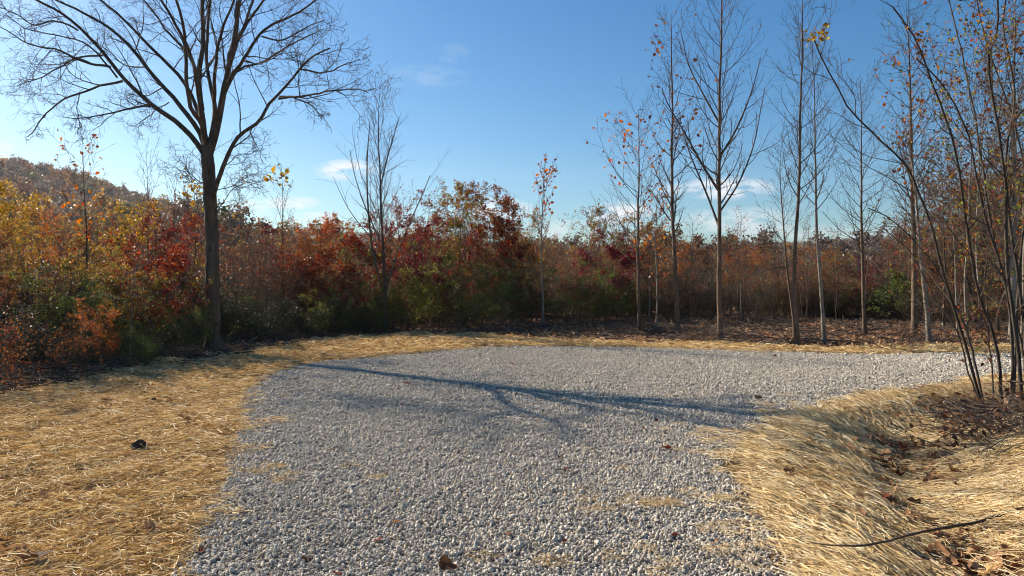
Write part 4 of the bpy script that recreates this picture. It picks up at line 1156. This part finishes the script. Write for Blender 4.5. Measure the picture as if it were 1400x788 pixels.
# --- near right: many-stemmed arching shrub, each stem traced
def arching():
    rg = np.random.default_rng(77)
    ST = [
        ([(1347, 548), (1322, 470), (1290, 350), (1268, 275), (1245, 221), (1208, 185), (1170, 146), (1134, 89), (1118, 52)], 9.4, 8.2, .022),
        ([(1349, 550), (1330, 480), (1300, 400), (1262, 340), (1225, 305), (1190, 286)], 9.4, 9.9, .018),
        ([(1372, 552), (1362, 470), (1340, 400), (1325, 320), (1316, 244), (1303, 190), (1271, 97), (1250, 45), (1223, 9)], 9.2, 8.0, .024),
        ([(1398, 560), (1392, 480), (1382, 380), (1378, 266), (1365, 168), (1351, 89), (1366, 40), (1366, -30)], 8.6, 8.0, .030),
        ([(1378, 556), (1384, 470), (1372, 380), (1352, 300), (1336, 230), (1322, 170), (1290, 110), (1262, 80)], 9.1, 8.6, .022),
        ([(1405, 565), (1400, 440), (1386, 330), (1376, 230), (1392, 130), (1380, 40), (1390, -40)], 8.8, 9.4, .028),
        ([(1385, 548), (1388, 470), (1395, 380), (1402, 250), (1385, 160), (1352, 60), (1335, -20)], 9.5, 10, .022),
        ([(1360, 545), (1357, 500), (1352, 440), (1348, 380), (1350, 330)], 9.6, 9.8, .013),
        ([(1415, 560), (1430, 400), (1425, 250), (1410, 120), (1420, 0)], 8.8, 9.0, .028),
        ([(1345, 545), (1310, 460), (1278, 405), (1250, 345), (1214, 312)], 9.6, 10.3, .012),
        ([(1410, 550), (1398, 470), (1360, 330), (1330, 150), (1310, 50), (1290, -30)], 9.0, 10.6, .022),
    ]
    P, Rr = [], []
    for pts, y0, y1, r in ST:
        a = np.array([at(px, py, y0 + (y1 - y0) * i / (len(pts) - 1)) for i, (px, py) in enumerate(pts)])
        a[0, 2] = hz(a[0, 0], a[0, 1]) - .04
        p = spline(a, 26); p[1:] += np.cumsum(rg.normal(0, .007, (25, 3)), 0)
        P.append(p); Rr.append(.74 * r * (1 - .72 * np.linspace(0, 1, 26)) + .003)
    P, Rr = np.array(P), np.array(Rr)
    l1 = shoots(rg, P, Rr, 13, .28, 1, 42, 14, .24, .35, .4, 9, .10, .04, .5, .25, .0035)
    l2 = shoots(rg, *l1, 6, .15, 1, 48, 14, .42, .3, .4, 6, .13, .03, .6, .4, .0026)
    l3 = shoots(rg, *l2, 3, .15, 1, 50, 14, .45, .3, .3, 4, .15, 0, .7, .5, .002, keep=.8)
    o = np.array([(1375 - 700) / 1000 * 9.2, 9.2, 0.0]); o[2] = hz(o[0], o[1])
    e = bpy.data.objects.new('arching_shrub', None); COL.objects.link(e); e.location = o
    tag(e, 'large many-stemmed shrub with dark stems arching out over the road from the bank', 'shrub')
    for i in range(len(ST)):
        V, F = tubes([(P[i:i + 1], Rr[i:i + 1], 9)])
        obj('stem', mesh_from('stem', V - o, F, BARK_DARK), e)
    V, F = tubes([(*l1, 5), (*l2, 4), (*l3, 3)]); obj('crown', mesh_from('crown', V - o, F, TWIG), e)
    def cl(c):
        px = 700 + c[:, 0] / c[:, 1] * 1000
        return sstep(1190, 1330, px) * (.1 + sstep(.40, .6, fbm(c[:, 0] * 2.2 + 5, c[:, 2] * 2.2 + c[:, 1], 71))) + .01
    V, F = leaf_quads(rg, [l2, l3], 2700, .038, .3, .02, .2, cl); obj('foliage', mesh_from('foliage', V - o, F, L_MIX, False), e)
    V, F = leaf_quads(rg, [l2, l3], 500, .05, .3, .02, .2, cl)
    k = obj('foliage', mesh_from('foliage rust', V - o, F, L_RUST, False), e); k['label'] = 'dry rusty leaves among the green'
    # the yellow leaves at the tip of the longest stem
    tip = P[0][-1]
    rr_ = rg.normal(0, .045, (16, 3)) * np.array([1.6, 1, .8]) + tip
    seg = np.stack([rr_, rr_ + .01], 1)
    V, F = leaf_quads(rg, [(seg, None)], 26, .055, .2, .02, 0); k = obj('foliage', mesh_from('foliage yellow', V - o, F, L_YELLOW, False), e); k['label'] = 'cluster of yellow leaves at the tip of the longest stem'
arching()

# dry brush mound at the foot of the arching shrub
def dry_brush(px, py, Y, n, rad, hgt, label, seed, mat=TWIG, dead=200, name='dry_brush'):
    rg = np.random.default_rng(seed)
    x = (px - 700) / 1000 * Y; o = V3(x, Y, hz(x, Y))
    S = np.stack([rg.normal(0, rad, n), rg.normal(0, rad * .7, n), np.zeros(n)], 1)
    S[:, 2] = height(S[:, 0] + x, S[:, 1] + Y) - o[2] + rg.uniform(0, hgt * .3, n)
    a = rg.uniform(0, 6.28, n); D = unit(np.stack([np.cos(a), np.sin(a), rg.uniform(.05, 1.1, n)], 1)); L = rg.uniform(.25, .9, n)
    pts = [S]
    for i in range(8):
        pts.append(pts[-1] + D * (L / 8)[:, None]); D = unit(D + rg.normal(0, .14, D.shape) + np.array([0, 0, -.13]))
    P = np.stack(pts, 1); P[:, :, 2] = np.maximum(P[:, :, 2], height(P[:, :, 0] + x, P[:, :, 1] + Y) - o[2] + .005)
    Rr = rg.uniform(.0018, .006, n)[:, None] * np.linspace(1, .4, 9)[None]
    l2 = shoots(rg, P, Rr, 4, .2, 1, 45, 14, .35, .3, .3, 5, .14, -.02, .6, .5, .0014)
    V, F = tubes([(P, Rr, 4), (*l2, 3)])
    bits = [('stems', mesh_from('stems', V, F, mat))]
    if dead:
        V, F = leaf_quads(rg, [l2], dead, .055, .3, .03, .1); bits.append(('foliage', mesh_from('foliage', V, F, L_BROWN, False)))
    return plant(name, o, [('crown', bits[0][1])] + bits[1:], label, 'brush')  # the part called crown is the heap's stems and side twigs
dry_brush(1392, 575, 8.3, 150, .38, .42, 'tangled dark brush heaped on the bank under the arching shrub', 31, dead=500)
dry_brush(1375, 610, 7.3, 80, .28, .25, 'dry brush with dead leaves spilling down the bank into the ditch', 32, dead=260)
dry_brush(1400, 640, 6.8, 90, .3, .3, 'pale dry weed stems at the foot of the bank by the frame edge', 33, TWIG_PALE, 120)
dry_brush(965, 470, 17.0, 90, .30, .9, 'tangle of vines and dry weeds round the foot of the thickest sapling', 34, TWIG_PALE, 160, 'vine_tangle')
dry_brush(880, 452, 19.6, 50, .30, .5, 'small heap of dry weeds between the two slim saplings', 35, TWIG, 60)
dry_brush(1262, 470, 17.5, 60, .4, .4, 'small heap of leafy brush at the foot of the pale leaning sapling', 36, TWIG, 300)
dry_brush(1310, 455, 17.2, 60, .5, .4, 'dry brush with red leaves along the road edge', 37, TWIG_RED, 300)

# --- sticks and branches
def stick(name, pts, rads, label, mat, cat='branch', n=24, side=None, seed=0):
    rg = np.random.default_rng(seed)
    P = spline(np.array(pts), n); P[1:-1] += np.cumsum(rg.normal(0, .0025, (n - 2, 3)), 0)
    Rr = np.interp(np.linspace(0, 1, n), np.linspace(0, 1, len(rads)), rads) * rg.uniform(.88, 1.12, n)
    o = P[n // 2].copy(); o[2] = P[:, 2].min()
    g = [(P[None], Rr[None], 9)]
    if side:
        for a in side:
            q = spline(np.array(a), 10); g.append((q[None], np.linspace(rads[0] * .55, .0015, 10)[None], 6))
    V, F = tubes(g)
    ob = obj(name, mesh_from(name, V - o, F, mat), None, o)
    return tag(ob, label, cat)
def gp(px, py, dz=0.0):
    p = G(px, py)
    for _ in range(6):
        p = G(px, py, hz(p[0], p[1]) + dz)
    return V3(p[0], p[1], hz(p[0], p[1]) + dz)
stick('fallen_branch', [gp(1062, 733, .03), gp(1090, 740, .05), gp(1130, 744, .08), gp(1170, 745, .14), gp(1215, 737, .16), gp(1265, 727, .13), gp(1310, 720, .09), gp(1350, 712, .06), gp(1410, 690, .05)], [.004, .006, .008, .010, .012],
      'long thin dark branch lying across the straw and the ditch', BARK_DARK, seed=3, side=[[gp(1385, 700, .05), gp(1365, 700, .07), gp(1340, 690, .10)]])
stick('wood_chunk', [gp(1288, 618, .03), gp(1296, 624, .035), gp(1306, 632, .035), gp(1314, 639, .03)], [.030, .034, .030, .018], 'grey weathered chunk of broken wood on the straw beside the ditch', BARK_GREY, 'wood', 10, seed=4)
# --- single fallen leaves that show on gravel and straw
def fallen(px, py, size, col, label, cat='leaf', curl=.5, tilt=(.3, .2), lobes=5, group=None, seed=0, name='fallen_leaf', lift=.02):
    key = tuple(col)
    if key not in FM:
        FM[key] = litter_mat('fallen leaf %d' % len(FM), [(0, tuple(c * .85 for c in col)), (1, col)], .35)
    me = dead_leaf_mesh(900 + seed, FM[key], lobes, curl)
    p = gp(px, py, lift + size * .22)
    o = obj(name, me, None, p); o.scale = (size, size, size)
    o.rotation_euler = (tilt[0], tilt[1], seed * 1.3)
    st = np.array([(0, 0, 0), (-.3, .02, .02), (-.62, .08, .10)])
    V, F = tubes([(spline(st, 6)[None], np.full((1, 6), .012), 5)])
    c = obj('leaf_stalk', mesh_from('leaf_stalk', V, F, me.materials[0]), o)
    return tag(o, label, cat, group)
FM = {}
BR, DK, RD, OR, TN = (.17, .08, .04), (.09, .045, .028), (.20, .04, .025), (.50, .24, .03), (.30, .17, .08)
FL = [
 (610, 773, .125, BR, 'large crumpled brown leaf lying on the gravel nearest the camera', .9, (.5, .4)),
 (544, 672, .05, OR, 'small orange-yellow leaf upright on the gravel, farther of two yellow ones', .5, (1.0, .2)),
 (541, 713, .06, OR, 'small orange-yellow leaf flat on the gravel, nearer of two yellow ones', .5, (.2, .2)),
 (516, 738, .07, RD, 'dark red leaf just below the two yellow ones on gravel', .6, (.4, .1)),
 (275, 753, .05, RD, 'small dark red leaf on the stones beside the straw edge', .4, (.2, .2)),
 (419, 765, .06, BR, 'small brown leaf on gravel halfway between straw edge and the big crumpled leaf', .5, (.5, .2)),
 (462, 784, .07, RD, 'reddish brown leaf at the bottom edge, left of the big crumpled leaf', .5, (.3, .3)),
 (45, 762, .20, DK, 'large dark brown leaf heap sunk in the straw at the bottom corner', .7, (.2, .1)),
 (20, 690, .08, DK, 'dark leaf in the straw above the large leaf heap', .6, (.2, .3)),
 (108, 721, .07, RD, 'red-brown leaf on the straw up from the large leaf heap', .5, (.5, .2)),
 (8, 742, .10, DK, 'dark leaf in the straw beside the large leaf heap', .6, (.2, .3)),
 (243, 585, .06, RD, 'small red leaf on straw beyond the dark clod', .4, (.3, .3)),
 (556, 524, .11, RD, 'red-brown leaf on gravel just below the trunk shadow', .6, (.5, .2)),
 (550, 553, .08, RD, 'dark red leaf on the middle of the gravel, alone', .6, (.5, .2)),
 (512, 511, .07, BR, 'tiny brown leaf on gravel at the upper side of the trunk shadow', .5, (.4, .2)),
 (404, 518, .07, BR, 'brown leaf on the far left bend of the gravel', .5, (.4, .2)),
 (606, 512, .08, BR, 'brown leaf lying in the trunk shadow stripe', .5, (.4, .2)),
 (629, 527, .07, TN, 'pale tan leaf on gravel below the trunk shadow stripe', .5, (.4, .2)),
 (695, 730, .05, BR, 'tiny brown leaf on gravel right of the two yellow ones', .5, (.3, .3)),
 (897, 575, .07, RD, 'red-brown leaf, farthest of three in a row on the right gravel', .5, (.6, .2)),
 (882, 587, .08, RD, 'red-brown leaf, middle of three in a row on the right gravel', .5, (.4, .2)),
 (911, 612, .11, RD, 'dark red leaf, nearest and largest of three in a row on the right gravel', .5, (.3, .2)),
 (772, 642, .10, DK, 'dark brown leaf in the middle of the near gravel', .7, (.3, .2)),
 (766, 625, .06, BR, 'small brown leaf just beyond the dark brown middle leaf', .5, (.3, .2)),
 (1036, 543, .10, BR, 'curled brown leaf on gravel near the shadowed straw edge', .8, (.5, .3)),
 (1054, 551, .10, DK, 'dark leaf next to the curled brown one near the straw edge', .7, (.3, .3)),
 (923, 732, .06, RD, 'small dark red leaf on the gravel near the straw wisps', .5, (.5, .3)),
 (979, 740, .05, BR, 'small brown leaf by the lower straw edge of the gravel', .7, (.3, .3)),
 (772, 740, .04, RD, 'tiny red leaf on the gravel between the straw wisps and the big leaf', .7, (.3, .3)),
 (1316, 494, .13, (.40, .18, .07), 'orange-brown leaf on the road gravel before the arching stems', .6, (.6, .3)),
 (1140, 478, .12, RD, 'red leaf on the far straw rim below the slim pale sapling', .5, (.4, .2)),
 (700, 497, .10, (.35, .10, .04), 'orange-red leaf on the far gravel in the middle', .5, (.5, .2)),
 (655, 485, .10, RD, 'red leaf on the far gravel rim left of the middle one', .5, (.5, .2)),
 (1060, 487, .10, RD, 'red leaf on gravel below the bowed sapling', .5, (.3, .2)),
 (1210, 630, .11, DK, 'dark curled leaf uppermost in the ditch', .8, (.4, .3)),
 (1228, 648, .12, (.20, .05, .03), 'dark red oak leaf in the ditch under the dark curled one', .8, (.6, .3)),
 (1288, 664, .11, RD, 'dark red leaf on the far ditch slope below the wood chunk', .8, (.6, .3)),
 (1208, 682, .12, RD, 'red-brown leaf on the near ditch slope', .8, (.6, .1)),
 (1250, 688, .13, DK, 'dark leaf clump leaf at the ditch bottom', .8, (.3, .3)),
 (1275, 684, .11, BR, 'brown curled leaf at the ditch bottom beside the dark one', .8, (.6, .3)),
 (1385, 775, .13, (.16, .05, .03), 'dark red leaf in the straw at the right bottom corner', .7, (.3, .3)),
 (1258, 588, .08, DK, 'dark leaf standing on the straw up the ditch', .6, (1.0, .3)),
 (1150, 668, .09, DK, 'dark leaf half buried in combed straw left of the ditch', .6, (.3, .3)),
]
for i, (px, py, s, c, lab, cu, ti) in enumerate(FL):
    fallen(px, py, s, c, lab, curl=cu, tilt=ti, seed=i, lobes=5 if i % 3 else 3)

# dark clod on the straw
def clod():
    import bmesh
    rg = random.Random(5); bm = bmesh.new(); bmesh.ops.create_icosphere(bm, subdivisions=3, radius=.065)
    for v in bm.verts:
        v.co *= 1 + .25 * math.sin(v.co.x * 60 + 1) * math.cos(v.co.y * 50) + rg.uniform(-.1, .1); v.co.z *= .75
    me = bpy.data.meshes.new('clod'); bm.to_mesh(me); bm.free()
    m, t, out = new_mat('dark earth'); d = N(t, 'ShaderNodeBsdfPrincipled'); d.inputs['Roughness'].default_value = .95
    t.links.new(ramp(t, noise(t, 40, 4), [(.3, (.03, .02, .014)), (.7, (.08, .055, .04))]), d.inputs['Base Color']); t.links.new(d.outputs[0], out.inputs[0])
    me.materials.append(m); tag(obj('soil_clod', me, None, gp(190, 609, .04)), 'dark lump of earth lying alone on the golden straw', 'clod')
clod()

# --- far woods and hillsides
def crown_proto(seed, leaf, H=9.0):
    rg = np.random.default_rng(seed)
    P = np.linspace(V3(0, 0, 0), V3(.3, .2, H), 8)[None]; Rr = np.linspace(.16, .04, 8)[None]
    l1 = shoots(rg, P, Rr, 20, .3, .98, 48, 10, .45, .25, .55, 5, .1, .05, .5, .3, .05)
    l2 = shoots(rg, *l1, 6, .2, 1, 45, 12, .5, .3, .4, 4, .1, .05, .6, .5, .035)
    V, F = tubes([(P, Rr, 5), (*l1, 3), (*l2, 3)])
    V2, F2 = leaf_quads(rg, [l2], 1100, .36, .35, .16, .1)
    me = mesh_from('distant tree', np.vstack([V, V2]), np.vstack([F, F2 + len(V)]), None, False, mats=[BARK_FAR, leaf], midx=np.concatenate([np.zeros(len(F)), np.ones(len(F2))]))
    return me
BARK_FAR = bark_mat('distant grey wood', (.11, .09, .075), (.19, .16, .135), 3, .1, .01, 1)
FARM = [leaf_mat('far rust crown', [(.15, .07, .035), (.11, .055, .03), (.19, .10, .05)], .35), leaf_mat('far brown crown', [(.13, .09, .06), (.10, .07, .05), (.17, .12, .08)], .3),
        leaf_mat('far gold crown', [(.30, .17, .05), (.22, .12, .04), (.34, .20, .06)], .4), leaf_mat('far green crown', [(.07, .085, .03), (.10, .10, .035)], .35), leaf_mat('far grey crown', [(.12, .10, .085), (.15, .12, .10)], .3)]
FARP = [crown_proto(600 + i, FARM[i % 5]) for i in range(10)]
def far_woods():
    X, Y, S = [], [], []
    def sector(n, u0, u1, r0, r1, s0, s1):
        u = rng.uniform(u0, u1, n); y = rng.uniform(r0 ** 1.5, r1 ** 1.5, n) ** (1 / 1.5)
        X.append(u * y); Y.append(y); S.append(rng.uniform(s0, s1, n))
    sector(260, -.85, .95, 55, 130, .45, .62)
    sector(1500, -.95, -.36, 130, 420, .9, 1.6)
    sector(1500, -.45, 1.0, 130, 400, .6, .8)
    sector(3600, -.42, 1.0, 400, 930, .8, 1.2)
    x, y, s = np.concatenate(X), np.concatenate(Y), np.concatenate(S); n = len(x)
    z = height(x, y) - .3
    pk = rng.choice(10, n, p=np.array([.15, .14, .06, .07, .13, .15, .12, .04, .04, .10]))
    scatter('wooded_hillside', np.stack([x, y, z], 1), np.stack([0 * x, 0 * x, rng.uniform(0, 6.28, n)], 1), np.stack([s * rng.uniform(.9, 1.2, n), s * rng.uniform(.9, 1.2, n), s], 1), pk, FARP,
            'far autumn woods covering the hills behind the thicket', 'woods')
far_woods()

# --- autumn air
def haze():
    bpy.ops.mesh.primitive_cube_add(size=1)
    o = bpy.context.object; o.name = 'haze'; o.data.name = 'haze'
    o.scale = (1900, 1900, 190); o.location = (0, 300, 75)
    m, t, out = new_mat('thin autumn haze')
    v = N(t, 'ShaderNodeVolumePrincipled'); v.inputs['Color'].default_value = (.86, .90, 1, 1); v.inputs['Density'].default_value = .00014
    v.inputs['Anisotropy'].default_value = .35
    t.links.new(v.outputs[0], out.inputs['Volume']); o.data.materials.append(m)
    m.cycles.homogeneous_volume = True
    tag(o, 'thin pale haze in the air before the hills', 'haze', None, 'stuff')
haze()
